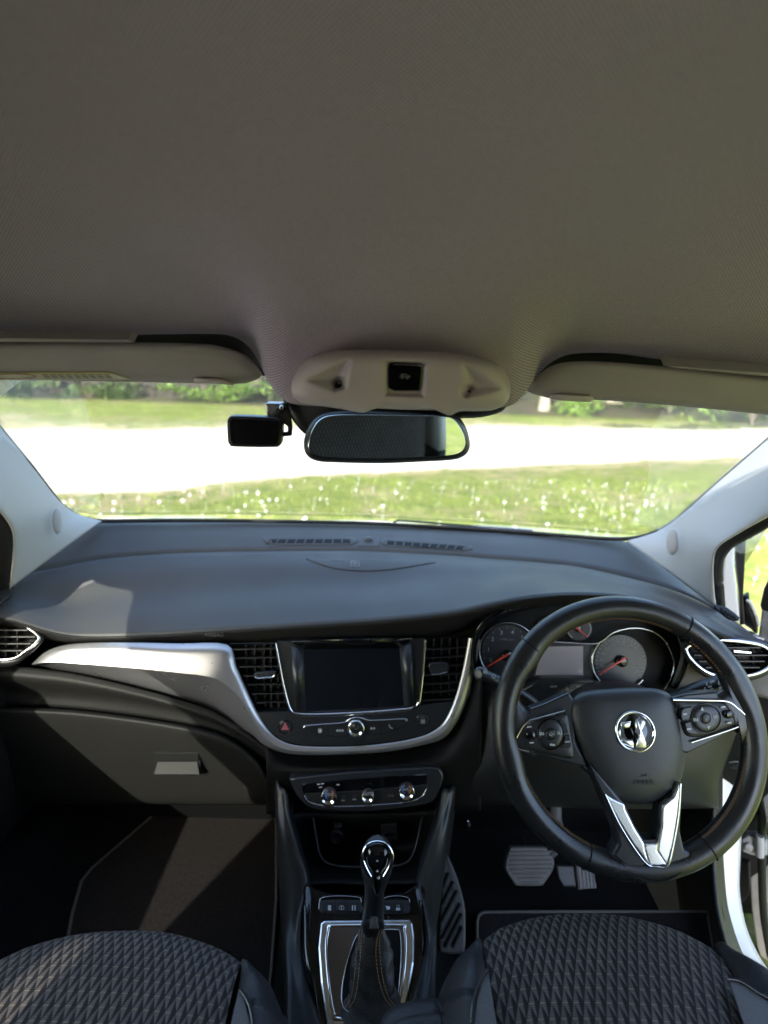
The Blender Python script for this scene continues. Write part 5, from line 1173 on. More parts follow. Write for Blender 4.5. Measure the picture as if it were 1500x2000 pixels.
def dpad(cx, cy, rx, ry, parent, marks, ctrmark):
    p = obj('round_pad', MB().pillow(W, ell(cx, cy, rx, ry, 24), .008, .0145, e=5, smooth=2, rings=7), SAT, parent)
    obj('pad_groove', MB().tube([W.at(x, y, .0108) for x, y in ell(cx, cy, rx+1.6, ry+1.6, 30)], .0009, n=W.n, closed=True, seg=6), GLOSS, p)
    c_ = obj('pad_centre', MB().pillow(W, ell(cx, cy, 9.5, 10.5, 18), .0125, .0162, e=4, smooth=2, rings=5), BLK, parent)
    obj('centre_groove', MB().tube([W.at(x, y, .0150) for x, y in ell(cx, cy, 10, 11, 24)], .0006, n=W.n, closed=True, seg=5), GLOSS, c_)
    m = MB()
    for kind, x, y in marks:
        if kind == 'up': m.plate(W, [(x-3.2, y+3), (x, y-4), (x+3.2, y+3)], .0135, .0153, 0)
        if kind == 'dn': m.plate(W, [(x-3.2, y-3), (x+3.2, y-3), (x, y+4)], .0135, .0153, 0)
        if kind == 'bar':
            for d in (-3, 0, 3): m.plate(W, [(x+d-.8, y-3), (x+d+.8, y-3), (x+d+.8+.5, y+3), (x+d-.8+.5, y+3)], .0135, .0153, 0)
        if kind == 'txt': m.plate(W, [(x-5, y-2.5), (x+5, y-1.5), (x+5, y+2), (x-5, y+1)], .0135, .0153, 0)
    obj('pad_symbols', m, ICON, p)
    obj('centre_symbol', MB().tube([W.at(cx+a, cy+b, .0164) for a, b in ctrmark], .0006, n=W.n, seg=4), ICON, c_)
dpad(1076, 1433.5, 24.5, 28.5, gll, [('bar', 1058, 1433), ('bar', 1093, 1432), ('txt', 1079, 1455)], [(-3, 1), (0, -4), (3, 1), (0, 4), (-3, 1)])
dpad(1378.5, 1403, 28, 27, grr, [('up', 1372, 1385), ('dn', 1384, 1421), ('bar', 1359, 1406), ('bar', 1397, 1400)], [(-3.5, -1), (-1, 3.5), (4, -3.5)])
for pts in ([(1090, 1408), (1096, 1406), (1107, 1415), (1112, 1432), (1101, 1432), (1096, 1416)], [(1103, 1436), (1113, 1436), (1117, 1456), (1112, 1462), (1096, 1461), (1102, 1450)]): obj('side_button', MB().plate(W, pts, .008, .0128, .001), SAT, gll)
for pts in ([(1331, 1388), (1336, 1383), (1352, 1380), (1350, 1392), (1347, 1405), (1333, 1408), (1330, 1398)], [(1337, 1412), (1349, 1409), (1353, 1424), (1364, 1433), (1350, 1434), (1342, 1430)]): obj('side_button', MB().plate(W, pts, .008, .0128, .001), SAT, grr)
m = MB()
for x, y, w_ in ((1338, 1395, 4), (1346, 1424, 4), (1413, 1381, 4), (1425, 1412, 4)): m.plate(W, [(x-w_, y-1.5), (x+w_, y-2.2), (x+w_, y+1), (x-w_, y+2)], .010, .0134, 0)
obj('button_symbols', m, ICON, grr)['kind'] = 'stuff'
m = MB()
for x, y, w_ in ((1034, 1420, 4), (1039, 1451, 4), (1109, 1449, 5)): m.plate(W, [(x-w_, y-1.2), (x+w_, y-1.6), (x+w_, y+.8), (x-w_, y+1.4)], .010, .0134, 0)
obj('button_symbols', m, ICON, gll)['kind'] = 'stuff'
wpi('thumb_roller', [(1027, 1429), (1044, 1427), (1047, 1442), (1030, 1444)], .008, .0150, GLOSS, gll, e=3, rings=6)
wpi('thumb_roller', [(1413, 1389), (1428, 1387), (1432, 1401), (1417, 1403)], .008, .0150, GLOSS, grr, e=3, rings=6)
# lower spoke
wpl('lower_spoke', [(1150, 1490), (1200, 1546), (1222, 1572), (1240, 1612), (1258, 1640), (1262, 1700), (1250, 1716), (1222, 1694), (1196, 1672), (1208, 1650), (1203, 1620), (1178, 1560)], -.012, .0135, .004, SAT)
wpl('lower_spoke', [(1294, 1574), (1330, 1530), (1334, 1560), (1330, 1625), (1338, 1660), (1356, 1668), (1348, 1690), (1330, 1710), (1290, 1722), (1284, 1700), (1284, 1640), (1288, 1610)], -.012, .0135, .004, SAT)
wpl('spoke_toe', [(1255, 1640), (1288, 1640), (1294, 1721), (1250, 1716)], -.012, .0128, .001, SAT)
for pts in ([(1183, 1552), (1196, 1560), (1220, 1571), (1222, 1582), (1240, 1618), (1258, 1647), (1260, 1660), (1268, 1690), (1262, 1682), (1236, 1648), (1210, 1606)],
            [(1327, 1529), (1329, 1545), (1324, 1590), (1314, 1650), (1303, 1689), (1284, 1662), (1286, 1646), (1292, 1615), (1293, 1580), (1296, 1572), (1316, 1556), (1322, 1540)],
            [(1258, 1648), (1286, 1647), (1284, 1662), (1303, 1690), (1269, 1691), (1260, 1662)]):
    wpl('silver_insert', pts, .008, .0172, .0022, BSIL)
obj('insert_edge', MB().tube(cat([W.at(x, y, .0172) for x, y in ((1182, 1551), (1208, 1606), (1236, 1652), (1264, 1688), (1285, 1693), (1305, 1690), (1316, 1650), (1326, 1590), (1330, 1530))], 5), .0009, n=W.n, seg=6), CHR, sw)
obj('spoke_groove', MB().tube(cat([W.at(x, y, .0140) for x, y in ((1188, 1664), (1212, 1684), (1240, 1712), (1272, 1722), (1310, 1716), (1338, 1694), (1352, 1664))], 5), .0011, n=W.n, seg=6), BLKM, sw)
# hub pad
hubp = [(1110, 1392), (1118, 1364), (1142, 1350), (1190, 1345), (1230, 1343), (1282, 1345), (1310, 1358), (1325, 1388), (1334, 1430), (1338, 1470), (1334, 1510), (1322, 1540), (1298, 1560), (1256, 1571), (1212, 1566), (1182, 1550), (1158, 1515), (1134, 1468), (1118, 1430)]
hb = wpi('airbag_cover', hubp, -.012, .020, PAD, e=3.4, smooth=5, rings=14)
EP = Plane(1239, 1428, d0.y, 27, -3)
# griffin badge: raised ring, dished face, winged beast holding a pennant
k_ = W.px(1239, 1428); ec = W.at(1239, 1428, .018)
bd = obj('round_badge', MB().lathe(ec, W.n, [(38.5*k_, -.002), (38*k_, .0028), (36.5*k_, .0042), (34*k_, .0038), (32.5*k_, .0015), (31*k_, .0008), (0, .0008)], 48, ex=W.ex), CHR, hb)
BLKG = mat('badge smoked face', (.06, .06, .07), .08, metal=1, rvar=.05, varscale=80)
obj('badge_face', MB().lathe(ec+W.n*.0010, W.n, [(32*k_, 0), (20*k_, .0010), (0, .0018)], 40, ex=W.ex), BLKG, bd)
def bp_(pts, h=.0048, smooth=2, mt=CHR, e=2.5): return obj('griffin_relief', MB().pillow(W, pts, .0185, .018+h, e=e, smooth=smooth, rings=6), BSIL if mt is CHR else mt, bd)
bp_([(1243, 1402), (1246, 1407), (1251, 1403), (1258, 1406), (1262, 1412), (1257, 1413), (1259, 1419), (1253, 1418), (1255, 1428), (1259, 1440), (1263, 1452), (1262, 1462), (1250, 1463), (1240, 1462), (1246, 1452), (1246, 1440), (1242, 1428), (1239, 1414)], .0062)
bp_([(1212, 1411), (1233, 1408), (1231, 1421), (1213, 1424), (1211, 1418)], .0052, 1)
bp_([(1212, 1440), (1222, 1444), (1236, 1444), (1240, 1452), (1238, 1461), (1228, 1458), (1219, 1454), (1212, 1448)], .0052, 1)
bp_([(1208, 1424), (1212, 1424), (1213, 1436), (1210, 1440), (1207, 1434)], .0045)
bp_([(1230, 1418), (1237, 1428), (1239, 1444), (1236, 1436), (1231, 1427)], .0045, mt=BLKG)
# debossed lettering
EMB = mat('moulded lettering', (.010, .010, .011), .5)
txt('airbag_lettering', 'AIRBAG', W, 1258, 1529, 8.5, EMB, hb, .0188, 4, .0004)
obj('horn_symbol', MB().tube([W.at(x, y, .0188) for x, y in ((1250, 1509), (1255, 1514), (1263, 1511), (1263, 1515), (1255, 1515), (1250, 1517))], .0005, n=W.n, seg=4), EMB, hb)

# ============================================================ FOOTWELLS
m = MB()
tub = []
for Y, z in ((-2.0, -1.0), (-.8, -1.0), (0, -1.0), (.7, -1.0), (.98, -.995), (1.12, -.90), (1.22, -.74), (1.28, -.64), (1.30, -.58)):
    tub.append([V((X, Y, z+(.06 if X < -.62 else 0)+( .10*math.exp(-((X+.02)/.10)**2) if Y < 1.0 else .04*math.exp(-((X+.02)/.1)**2)))) for X in (-.74, -.66, -.60, -.4, -.2, -.12, -.02, .08, .16, .35, .50, .53, .555)])
fl = obj('footwell_floor', MB().loft(tub, 4, 4), CARP, face_cam=False, solid=0); tag(fl, kind='structure')
under = MB().box((-.10, -.3, -1.09), 1.30, 3.2, .1); obj('underbody', under, BLKM)['kind'] = 'structure'
sk = MB().grid([[V((-.76, 1.34, -1.02)), V((.70, 1.34, -1.02))], [V((-.70, 1.34, -.56)), V((.64, 1.34, -.56))]], sm=False); obj('bulkhead', sk, BLKM, solid=.004)['kind'] = 'structure'
def carpet(pts, z, label):
    f = [PZ(x, y, z) for x, y in pts]; t = thing('floor_mat', f[0], label, 'floor mat', 'floor mats')
    b = MB(); P = f; top_ = [p+V((0, 0, .006)) for p in P]; b.grid([P, top_], sm=False, closed_u=True); b.cap(top_); b.cap(P[::-1]); obj('mat_pile', b, MATM, t)
    obj('bound_edge', MB().tube(cat([p+V((0, 0, .006)) for p in P], 2, True) if False else lin([p+V((0, 0, .006)) for p in P+[P[0]]], 8), .0028, .0022, seg=6), MATE, t)
carpet([(302, 1594), (308, 1592), (534, 1592), (540, 1610), (540, 1760), (530, 1900), (512, 2050), (90, 2050), (122, 1900), (142, 1790), (160, 1725), (180, 1700)], -.985, 'black floor mat in the left, passenger footwell')
carpet([(931, 1880), (931, 1805), (934, 1793), (944, 1786), (1100, 1785), (1380, 1785), (1400, 1900), (1400, 2100), (980, 2100)], -.985, 'black floor mat in the right, driver footwell behind the pedals')
# footrest
RPn = Plane(885, 1770, .735, 50)
fr2 = thing('footrest', RPn.o, 'grey rubber driver footrest with diagonal ribs left of the pedals', 'footrest')
obj('rest_plate', MB().plate(RPn, [(869, 1654), (876, 1672), (893, 1712), (907, 1762), (910, 1800), (909, 1856), (902, 1864), (866, 1863), (857, 1850), (858, 1800), (862, 1730)], -.02, .0, .004, smooth=2), RUB, fr2)
for (a, b) in (((866, 1733), (876, 1705)), ((863, 1768), (886, 1722)), ((862, 1800), (893, 1740)), ((864, 1833), (899, 1765)), ((869, 1850), (902, 1785)), ((884, 1850), (903, 1810))):
    obj('rib', MB().tube([RPn.at(a[0], a[1], .0012), RPn.at(b[0], b[1], .0012)], .0028, .0022, n=RPn.n, seg=8), BLKM, fr2)
# pedals
BPn = Plane(1035, 1693, .80, 36)
bpd = thing('brake_pedal', BPn.o, 'wide ribbed rubber brake pedal in the driver footwell', 'pedal')
obj('pedal_pad', MB().plate(BPn, [(990, 1672), (996, 1657), (1006, 1654), (1062, 1655), (1070, 1661), (1082, 1678), (1083, 1692), (1078, 1705), (1064, 1726), (1056, 1731), (1012, 1731), (1004, 1726), (988, 1702), (986, 1690)], -.012, .003, .003, smooth=2), PEDM, bpd)
for k in range(8):
    y = 1663+k*8.6; w_ = 40 if k < 5 else 40-(k-4)*8
    obj('rib', MB().tube([BPn.at(1035-w_, y+1, .003), BPn.at(1035+w_+2, y, .003)], .0019, .0014, n=BPn.n, seg=6), PEDM, bpd)
obj('pedal_arm', MB().tube(cat([PY(1085, 1555, .90), PY(1086, 1600, .87), PY(1092, 1625, .85), PY(1080, 1660, .835), PY(1040, 1690, .82)], 4), .012, .005, seg=8), PEDM, bpd)
obj('pedal_pin', MB().tube([PY(1023, 1636, .85), PY(1024, 1652, .83)], .003, seg=8), SCHR, bpd)
APn = Plane(1130, 1710, .785, 42)
apd = thing('accelerator_pedal', APn.o, 'narrow accelerator pedal with vertical ribs, right of the brake', 'pedal')
obj('pedal_pad', MB().plate(APn, [(1124, 1688), (1156, 1684), (1166, 1735), (1130, 1738)], -.01, .002, .002), PEDM, apd)
for k in range(5): obj('rib', MB().tube([APn.at(1129+k*7, 1690, .002), APn.at(1134+k*7, 1735, .002)], .0016, .0012, n=APn.n, seg=6), PEDM, apd)
obj('pedal_shroud', MB().plate(APn, [(1086, 1690), (1122, 1690), (1128, 1733), (1100, 1732), (1090, 1715)], -.02, -.004, .003), BLK, apd)
bl_ = thing('sensor_stud', PY(913, 1606, .92), 'tiny bright metal stud on the dark footwell wall left of the brake', 'stud')
obj('stud_head', MB().lathe(PY(913, 1604, .92), V((0, -1, .5)), [(.0035, -.01), (.0035, 0), (.002, .002), (0, .0025)], 12), SCHR, bl_)
obj('stud_base', MB().lathe(PY(914, 1611, .925), V((0, -1, .5)), [(.007, -.01), (.007, 0), (.004, .002), (0, .0025)], 12), BLK, bl_)

# ============================================================ SEATS
def seat(arc, z0, seamL, outL, seamR, outR, label, cx, w2, insL, insR):
    A = [PZ(x, y, z0) for x, y in arc]
    t = thing('car_seat_assembly', V((cx, .2, z0-.1)), label, 'car seat', 'front seats')
    # cushion centre
    L_ = [PZ(x, y, z0) for x, y in seamL]; R__ = [PZ(x, y, z0) for x, y in seamR]
    n = len(A); rows = []
    rows.append([p+V((0, -.035, -.20)) for p in A]); rows.append([p+V((0, -.012, -.07)) for p in A]); rows.append([p+V((0, .001, -.018)) for p in A]); rows.append([p.copy() for p in A])
    def interp(E, Y):
        E = sorted(E, key=lambda p: -p.y)
        for a, b in zip(E, E[1:]):
            if b.y <= Y <= a.y: return a.lerp(b, (a.y-Y)/max(1e-6, a.y-b.y)).x
        return E[0].x if Y > E[0].y else E[-1].x
    mY = max(p.y for p in A); ends = min(A[0].y, A[-1].y)
    for f, dz in ((.06, .016), (.16, .024), (.34, .026), (.62, .024), (1.0, .014)):
        row = []
        for i, p in enumerate(A):
            u = i/(n-1)
            Yt = -.06
            y = p.y+(Yt-p.y)*f; 
            xl, xr = interp(L_, y), interp(R__, y)
            k = min(1, f*3)
            x = p.x*(1-k)+(xl+(xr-xl)*(p.x-A[0].x)/(A[-1].x-A[0].x))*k
            row.append(V((x, y, z0+dz*(1-.25*(2*u-1)**2))))
        rows.append(row)
    obj('cushion_cloth', MB().loft(rows, 4, 5), FAB, t, face_cam=False)
    for seam, out_, sgn in ((seamL, outL, -1), (seamR, outR, 1)):
        if not out_: continue
        I = [PZ(x, y, z0) for x, y in seam]; O = [PZ(x, y, z0-.008) for x, y in out_]
        I.append(V((I[-1].x, -.06, z0))); O.append(V((O[-1].x, -.06, z0-.008)))
        G = []
        for a, b in zip(I, O):
            w_ = b-a; mid = a.lerp(b, .5); hgt = min(.028, w_.length*.35); q_ = min(1, w_.length/.05)
            G.append([a+V((0, 0, .006*q_)), a.lerp(b, .15)+V((0, 0, .016*q_+hgt*.3)), mid+V((0, 0, .014*q_+hgt*.8)), a.lerp(b, .85)+V((0, 0, .008*q_+hgt*.3)), b+V((0, 0, -.004)), b+w_.normalized()*.004+V((0, .0, -.05)), b-w_.normalized()*.02+V((0, -.01, -.2))])
        a0 = I[0]; G.insert(0, [q.lerp(V((a0.x, a0.y+.004, z0-.02-.03*i)), .85) if i < 4 else q+V((0, .01, -.03)) for i, q in enumerate(G[0])])
        b_ = obj('side_bolster', MB().loft(G, 5, 5), SEAM, t, face_cam=True)
    return t
arcP = [(-150, 1960), (-60, 1905), (0, 1875), (60, 1848), (150, 1825), (250, 1818), (330, 1823), (400, 1843), (440, 1861), (471, 1882)]
sP = seat(arcP, -.66, [(-150, 1960), (-150, 2000), (-140, 2100)], None, [(471, 1882), (469, 1905), (466, 1930), (459, 1965), (450, 2000), (438, 2080)], [(476, 1884), (508, 1903), (533, 1932), (546, 1968), (551, 2010), (556, 2100)], 'front passenger seat in dark lozenge cloth, sunlit stripe across it, left', -.38, .25, None, None)
arcD = [(940, 1842), (962, 1825), (985, 1811), (1050, 1792), (1130, 1784), (1210, 1788), (1290, 1806), (1340, 1825), (1392, 1853)]
sD = seat(arcD, -.64, [(940, 1842), (946, 1880), (954, 1920), (961, 1960), (968, 2000), (980, 2080)], [(934, 1843), (906, 1860), (884, 1884), (868, 1920), (862, 1965), (862, 2060)], [(1392, 1853), (1412, 1895), (1430, 1945), (1440, 1975), (1450, 2000), (1470, 2080)], [(1400, 1853), (1440, 1870), (1500, 1906), (1545, 1940), (1580, 2000), (1600, 2090)], 'driver seat in dark lozenge cloth with blue black leather bolsters, right', .34, .25, None, None)
def insert(t, pts, z, st_pts, mt=INS):
    P = [PZ(x, y, z) for x, y in pts]; m = MB(); top_ = [p+V((0, 0, .0022)) for p in P]
    m.grid([P, top_], sm=False, closed_u=True); m.cap(top_); o = obj('grey_insert', m, mt, t)
    path = cat([PZ(x, y, z+.004) for x, y in st_pts], 6)
    obj('seam_piping', MB().tube([p+V((.001, .001, -.001)) for p in path], .0016, seg=6), BLKM, t)
    obj('seam_stitching', stitches(path, 26, .0030, .00045), GTH, t)['kind'] = 'stuff'
insert(sP, [(467, 1936), (474, 1950), (481, 1972), (487, 2000), (489, 2060), (440, 2060), (456, 1980)], -.634, [(468, 1934), (478, 1948), (487, 1970), (492, 2000), (493, 2060)])
insert(sD, [(953, 1898), (942, 1922), (932, 1955), (927, 2000), (926, 2060), (980, 2060), (966, 1980)], -.612, [(952, 1894), (936, 1918), (925, 1948), (920, 1985), (918, 2060)])
insert(sD, [(1424, 1917), (1450, 1926), (1480, 1945), (1520, 1975), (1540, 2060), (1475, 2060), (1446, 1985)], -.612, [(1422, 1912), (1446, 1917), (1476, 1936), (1520, 1968), (1545, 2050)])
# armrest front between the seats
ar = thing('armrest', PZ(810, 1990, -.62), 'blue black padded armrest end between the seats at the bottom', 'armrest')
m = MB(); G = []
arc = [(738, 2010), (750, 1982), (772, 1964), (800, 1955), (835, 1950), (858, 1950), (874, 1962), (884, 1990), (890, 2030)]
A = [PZ(x, y, -.655) for x, y in arc]
G = [[p+V((0, -.015, -.07)) for p in A], [p+V((0, .0, -.02)) for p in A], A, [p+V((0, -.02, .014)) for p in A], [V((p.x, p.y-.08, p.z+.018)) for p in A], [V((p.x, -.08, p.z+.018)) for p in A]]
obj('armrest_pad', MB().loft(G, 4, 5), SEAM, ar, face_cam=False)
obj('armrest_seam', MB().tube(cat([PZ(x, y, -.638) for x, y in ((846, 1953), (858, 1975), (864, 2005), (866, 2050))], 4), .0012, seg=5), BLKM, ar)
# backrests and head restraints (behind the eye, seen in the mirror)
def backrest(t, cx, ks=1):
    G = []
    for z, w_, yf, d in ((-.66, .24, -.10, .10), (-.5, .245, -.12, .11), (-.3, .24, -.145, .10), (-.12, .21, -.17, .085), (-.06, .17, -.185, .06), (-.045, .10, -.20, .03)):
        ring = []; w_ = w_*ks
        for k in range(24):
            a = 2*pi*k/24; c_, s_ = cos(a), sin(a)
            ring.append(V((cx+w_*abs(c_)**.5*(1 if c_ > 0 else -1), yf-d/2+d/2*abs(s_)**.5*(1 if s_ > 0 else -1)*(1+.25*abs(c_)), z)))
        G.append(ring)
    cols_ = [cat([g[k] for g in G], 4) for k in range(24)]
    m = MB().grid([[c[i] for c in cols_] for i in range(len(cols_[0]))], closed_u=True); m.cap([c[-1] for c in cols_]); obj('backrest', m, FAB, t)
    h = obj('head_restraint', MB().sphere((cx, -.25, .035), .13, .05, .075, 12, 20), SEAM, t)
    m = MB()
    for s_ in (-.06, .06): m.tube([V((cx+s_, -.235, -.06)), V((cx+s_, -.25, .02))], .006, seg=8)
    obj('restraint_posts', m, SCHR, h)
backrest(sP, -.375, .925); backrest(sD, .37)

# ============================================================ BODY SIDES, DOORS, REAR
def panel(name, pts_rows, mt, label=None, cat_=None, parent=None, th=.02, nu=3, nv=3, kind=None):
    o = obj(name, MB().loft(pts_rows, nu, nv, lin_v=True), mt, parent, face_cam=True, solid=th)
    if label: tag(o, label, cat_)
    if kind: o['kind'] = kind
    return o
# left front door, closed
ld = thing('passenger_door', (-.73, .4, -.7), 'closed dark trimmed passenger door at the left edge of the car', 'car door')
panel('door_card', [[V((-.74, Y, -1.02)) for Y in (-.16, .2, .6, .98)], [V((-.70, Y, -.75)) for Y in (-.16, .2, .6, .98)], [V((-.70, Y, -.60)) for Y in (-.16, .2, .6, .98)], [V((-.715, Y, z)) for Y, z in ((-.16, -.53), (.2, -.53), (.6, -.53), (.9, -.53))]], DASH2, parent=ld)
obj('window_glass', MB().grid([[V((-.73, -.10, -.54)), V((-.73, .88, -.54))], [V((-.665, -.10, -.02)), V((-.665, .56, -.03))]], sm=False), SGLASS, ld, solid=.004)
# black frame round the left side window, top edge lowered to cut the sun
fp_ = [V((-.722, .86, -.46)), V((-.712, .845, -.40)), V((-.705, .80, -.33)), V((-.69, .71, -.21)), V((-.675, .63, -.17)), V((-.668, .50, -.165)), V((-.665, .2, -.16)), V((-.66, -.12, -.15))]
obj('window_frame', MB().tube(cat(fp_, 4), .022, .022, seg=10), RUBB, ld)
panel('sun_cutting_rail', [[V((-.668, Y, -.165)) for Y in (.60, .4, .1, -.15)], [V((-.655, Y, z)) for Y, z in ((.62, .02), (.4, .09), (.1, .13), (-.15, .13))]], BLK, 'dark side rail added above the passenger door, hung low to block sunlight', 'roof rail', th=.01)  # unseen panel, set low to cut the sunlight on dash and glovebox
panel('body_pillar', [[V((-.728, .86, -.46)), V((-.718, .845, -.40)), V((-.711, .80, -.33)), V((-.696, .71, -.21)), V((-.681, .62, -.13)), V((-.675, .56, -.10))], [V((-.735, 1.06, -.42)), V((-.725, 1.02, -.33)), V((-.718, .95, -.25)), V((-.705, .84, -.14)), V((-.69, .74, -.05)), V((-.68, .64, .0))]], WHITE, 'white outer windscreen pillar of the body on the passenger side', 'body pillar', th=.01)
obj('frame_seal', MB().tube(cat([PY(x-20, y+2, Y+.012) for x, y, Y in ((14, 1160, .88), (20, 1149, .875), (23, 1118, .865), (26, 1070, .85), (22, 1030, .83), (-20, 975, .79), (-90, 905, .74), (-230, 800, .66), (-400, 690, .58))], 4), .020, .022, seg=12), RUBB, ld)
obj('belt_trim', MB().tube([V((-.72, -.14, -.53)), V((-.72, .4, -.53)), V((-.72, .9, -.53))], .014, seg=8), DASH2, ld)
m = MB(); tri_ = [(-.724, .75, -.52), (-.724, .90, -.52), (-.712, .83, -.36), (-.703, .77, -.27), (-.703, .75, -.28)]
m.grid([[V((x, y, z)) for x, y, z in tri_], [V((x+.014, y, z)) for x, y, z in tri_]], sm=False, closed_u=True); m.cap([V((x+.014, y, z)) for x, y, z in tri_]); m.cap([V((x, y, z)) for x, y, z in tri_])
obj('corner_panel', m, BLK, ld)  # filler added and sized to keep the sun off the dash corner
lc = MB().plate(Plane(8, 1170, .86, 40, 40), [(-60, 1160), (0, 1148), (22, 1150), (26, 1154), (18, 1166), (0, 1180), (-60, 1190)], -.004, .002, .0015)
tag(obj('mirror_triangle', lc, BLK, ld))
panel('dash_end_fill', [[V((-.76, .84, -.44)), V((-.76, 1.0, -.43)), V((-.76, 1.3, -.43))], [V((-.76, .84, -1.02)), V((-.76, 1.0, -1.02)), V((-.76, 1.3, -1.02))]], BLKM, kind='structure').name = 'side_bulkhead'
panel('front_fender', [[V((-.80, .9, -.52)), V((-.80, 1.5, -.60)), V((-.78, 2.2, -.8))], [V((-.84, .9, -.9)), V((-.84, 1.5, -.9)), V((-.82, 2.2, -.95))]], WHITE, 'white left front wing of the car beyond the passenger door', 'car wing')
panel('front_fender', [[V((.76, .98, -.52)), V((.76, 1.5, -.62)), V((.74, 2.2, -.8))], [V((.80, .98, -.9)), V((.80, 1.5, -.9)), V((.78, 2.2, -.95))]], WHITE, 'white right front wing of the car beyond the driver door', 'car wing')
# door pillars between front and rear doors
for sx, lab in ((-1, 'pale plastic door pillar behind the passenger seat, left'), (1, 'pale plastic door pillar behind the driver seat, right')):
    xo = -.03+sx*.68
    t = thing('door_pillar', (xo, -.2, -.5), lab, 'door pillar', 'middle door pillars')
    panel('pillar_cover', [[V((xo+.0*sx, -.12, -.46)), V((xo, -.30, -.46))], [V((xo-.03*sx, -.14, -.2)), V((xo-.03*sx, -.28, -.2))], [V((xo-.07*sx, -.14, .07)), V((xo-.07*sx, -.26, .07))]], PILM, parent=t, th=.03)
    panel('pillar_base', [[V((xo, -.12, -1.02)), V((xo, -.32, -1.02))], [V((xo, -.12, -.46)), V((xo, -.30, -.46))]], DASH2, parent=t, th=.03)
    obj('belt_anchor', MB().lathe(V((xo-.045*sx, -.21, -.05)), V((-sx, 0, 0)), [(.022, -.02), (.022, .012), (.018, .018), (0, .02)], 16), BLK, t)
    # rear door and quarter
    t = thing('rear_door', (xo, -.8, -.7), ('left' if sx < 0 else 'right')+' rear door with glass and dark trim', 'car door', 'rear doors')
    panel('door_card', [[V((xo, Y, -1.02)) for Y in (-.3, -.8, -1.3)], [V((xo+.01*sx, Y, -.42)) for Y in (-.3, -.8, -1.3)]], REAR, parent=t)
    obj('window_glass', MB().grid([[V((xo+.02*sx, -.3, -.42)), V((xo+.02*sx, -1.2, -.40))], [V((xo-.05*sx, -.3, .05)), V((xo-.05*sx, -1.0, .03))]], sm=False), SGLASS, t, solid=.004)
    panel('rear_pillar', [[V((xo, -1.15, -.42)), V((xo, -1.9, -.42))], [V((xo-.06*sx, -1.0, .08)), V((xo-.06*sx, -1.75, .05))]], PILM, 'pale rear roof pillar, '+('left' if sx < 0 else 'right')+' side', 'roof pillar', th=.03)
    panel('quarter_panel', [[V((xo, -1.3, -1.02)), V((xo, -2.0, -1.02))], [V((xo, -1.3, -.42)), V((xo, -2.0, -.42))]], REAR, 'dark boot side trim, '+('left' if sx < 0 else 'right'), 'side trim', th=.03)
t = thing('rear_bench', (0, -1.0, -.7), 'dark rear bench seat with lozenge cloth', 'rear seat')
obj('bench_cushion', MB().sphere((-.03, -.82, -.72), .60, .27, .12, 12, 24), FAB, t)
obj('bench_back', MB().sphere((-.03, -1.12, -.42), .60, .11, .36, 12, 24), FAB, t)
for x in (-.38, 0, .32): obj('head_restraint', MB().sphere((x, -1.17, -.06), .12, .05, .07, 10, 16), SEAM, t)
t = thing('tailgate', (0, -1.95, -.6), 'tailgate with rear window closing the back of the car', 'tailgate')
panel('tailgate_trim', [[V((-.7, -2.0, -1.02)), V((.66, -2.0, -1.02))], [V((-.7, -2.0, -.40)), V((.66, -2.0, -.40))]], REAR, parent=t)
obj('rear_glass', MB().grid([[V((-.6, -2.0, -.40)), V((.56, -2.0, -.40))], [V((-.52, -1.85, .02)), V((.48, -1.85, .02))]], sm=False), SGLASS, t, solid=.004)

# ---- right side: open driver's door and what shows through the opening
df = thing('door_aperture_seal', PY(1400, 1100, .88), 'black rubber door seal curving down beside the right windscreen pillar', 'door seal')
sealp = [(1760, 830, .66), (1620, 925, .76), (1500, 1012, .83), (1452, 1040, .86), (1424, 1056, .875), (1408, 1078, .89), (1402, 1105, .905), (1402, 1140, .92), (1406, 1192, .925)]
obj('seal_strip', MB().tube(cat([PY(x, y, Y+.01) for x, y, Y in sealp], 5), .0085, .012, seg=10), RUBB, df)
obj('seal_lip', MB().tube(cat([PY(x+6, y+4, Y+.02) for x, y, Y in sealp], 5), .004, .008, seg=8), BLK, df)
# white body frame of the windscreen pillar seen outside the seal
FPR = Plane(1425, 1120, .99, 0, -20)
tag(obj('body_pillar', MB().plate(FPR, [(1412, 1215), (1410, 1130), (1414, 1090), (1422, 1068), (1433, 1056), (1436, 1075), (1434, 1100), (1440, 1150), (1446, 1215)], -.05, .0, .004), WHITE), 'bright white painted body pillar strip between two black seals, right', 'body pillar')
dd = thing('driver_door', V((.85, .75, -.7)), 'open driver door at the right edge, grey trim and black window frame', 'car door')
DPn = Plane(1450, 1120, 1.02, 0, -25)
obj('window_frame', MB().plate(DPn, [(1433, 1054), (1460, 1036), (1457, 1060), (1455, 1110), (1452, 1160), (1456, 1220), (1446, 1222), (1444, 1160), (1438, 1110), (1437, 1075)], -.012, .012, .003), BLK, dd)
fr3 = cat([DPn.at(1456, 1045, .0), PY(1520, 990, 1.0), PY(1650, 900, .95), PY(1850, 800, .85)], 5); obj('frame_top', MB().tube(fr3, .012, seg=8), BLK, dd)
mi = obj('door_mirror', MB().pillow(DPn, [(1447, 1168), (1462, 1156), (1464, 1172), (1472, 1188), (1480, 1212), (1479, 1238), (1466, 1228), (1446, 1210)], -.03, .012, smooth=3, e=2.5), SEAM, dd)
obj('mirror_edge', MB().tube(cat([DPn.at(x, y, .010) for x, y in ((1458, 1172), (1466, 1178), (1476, 1200), (1482, 1222))], 4), .003, seg=7), WHITE, mi)
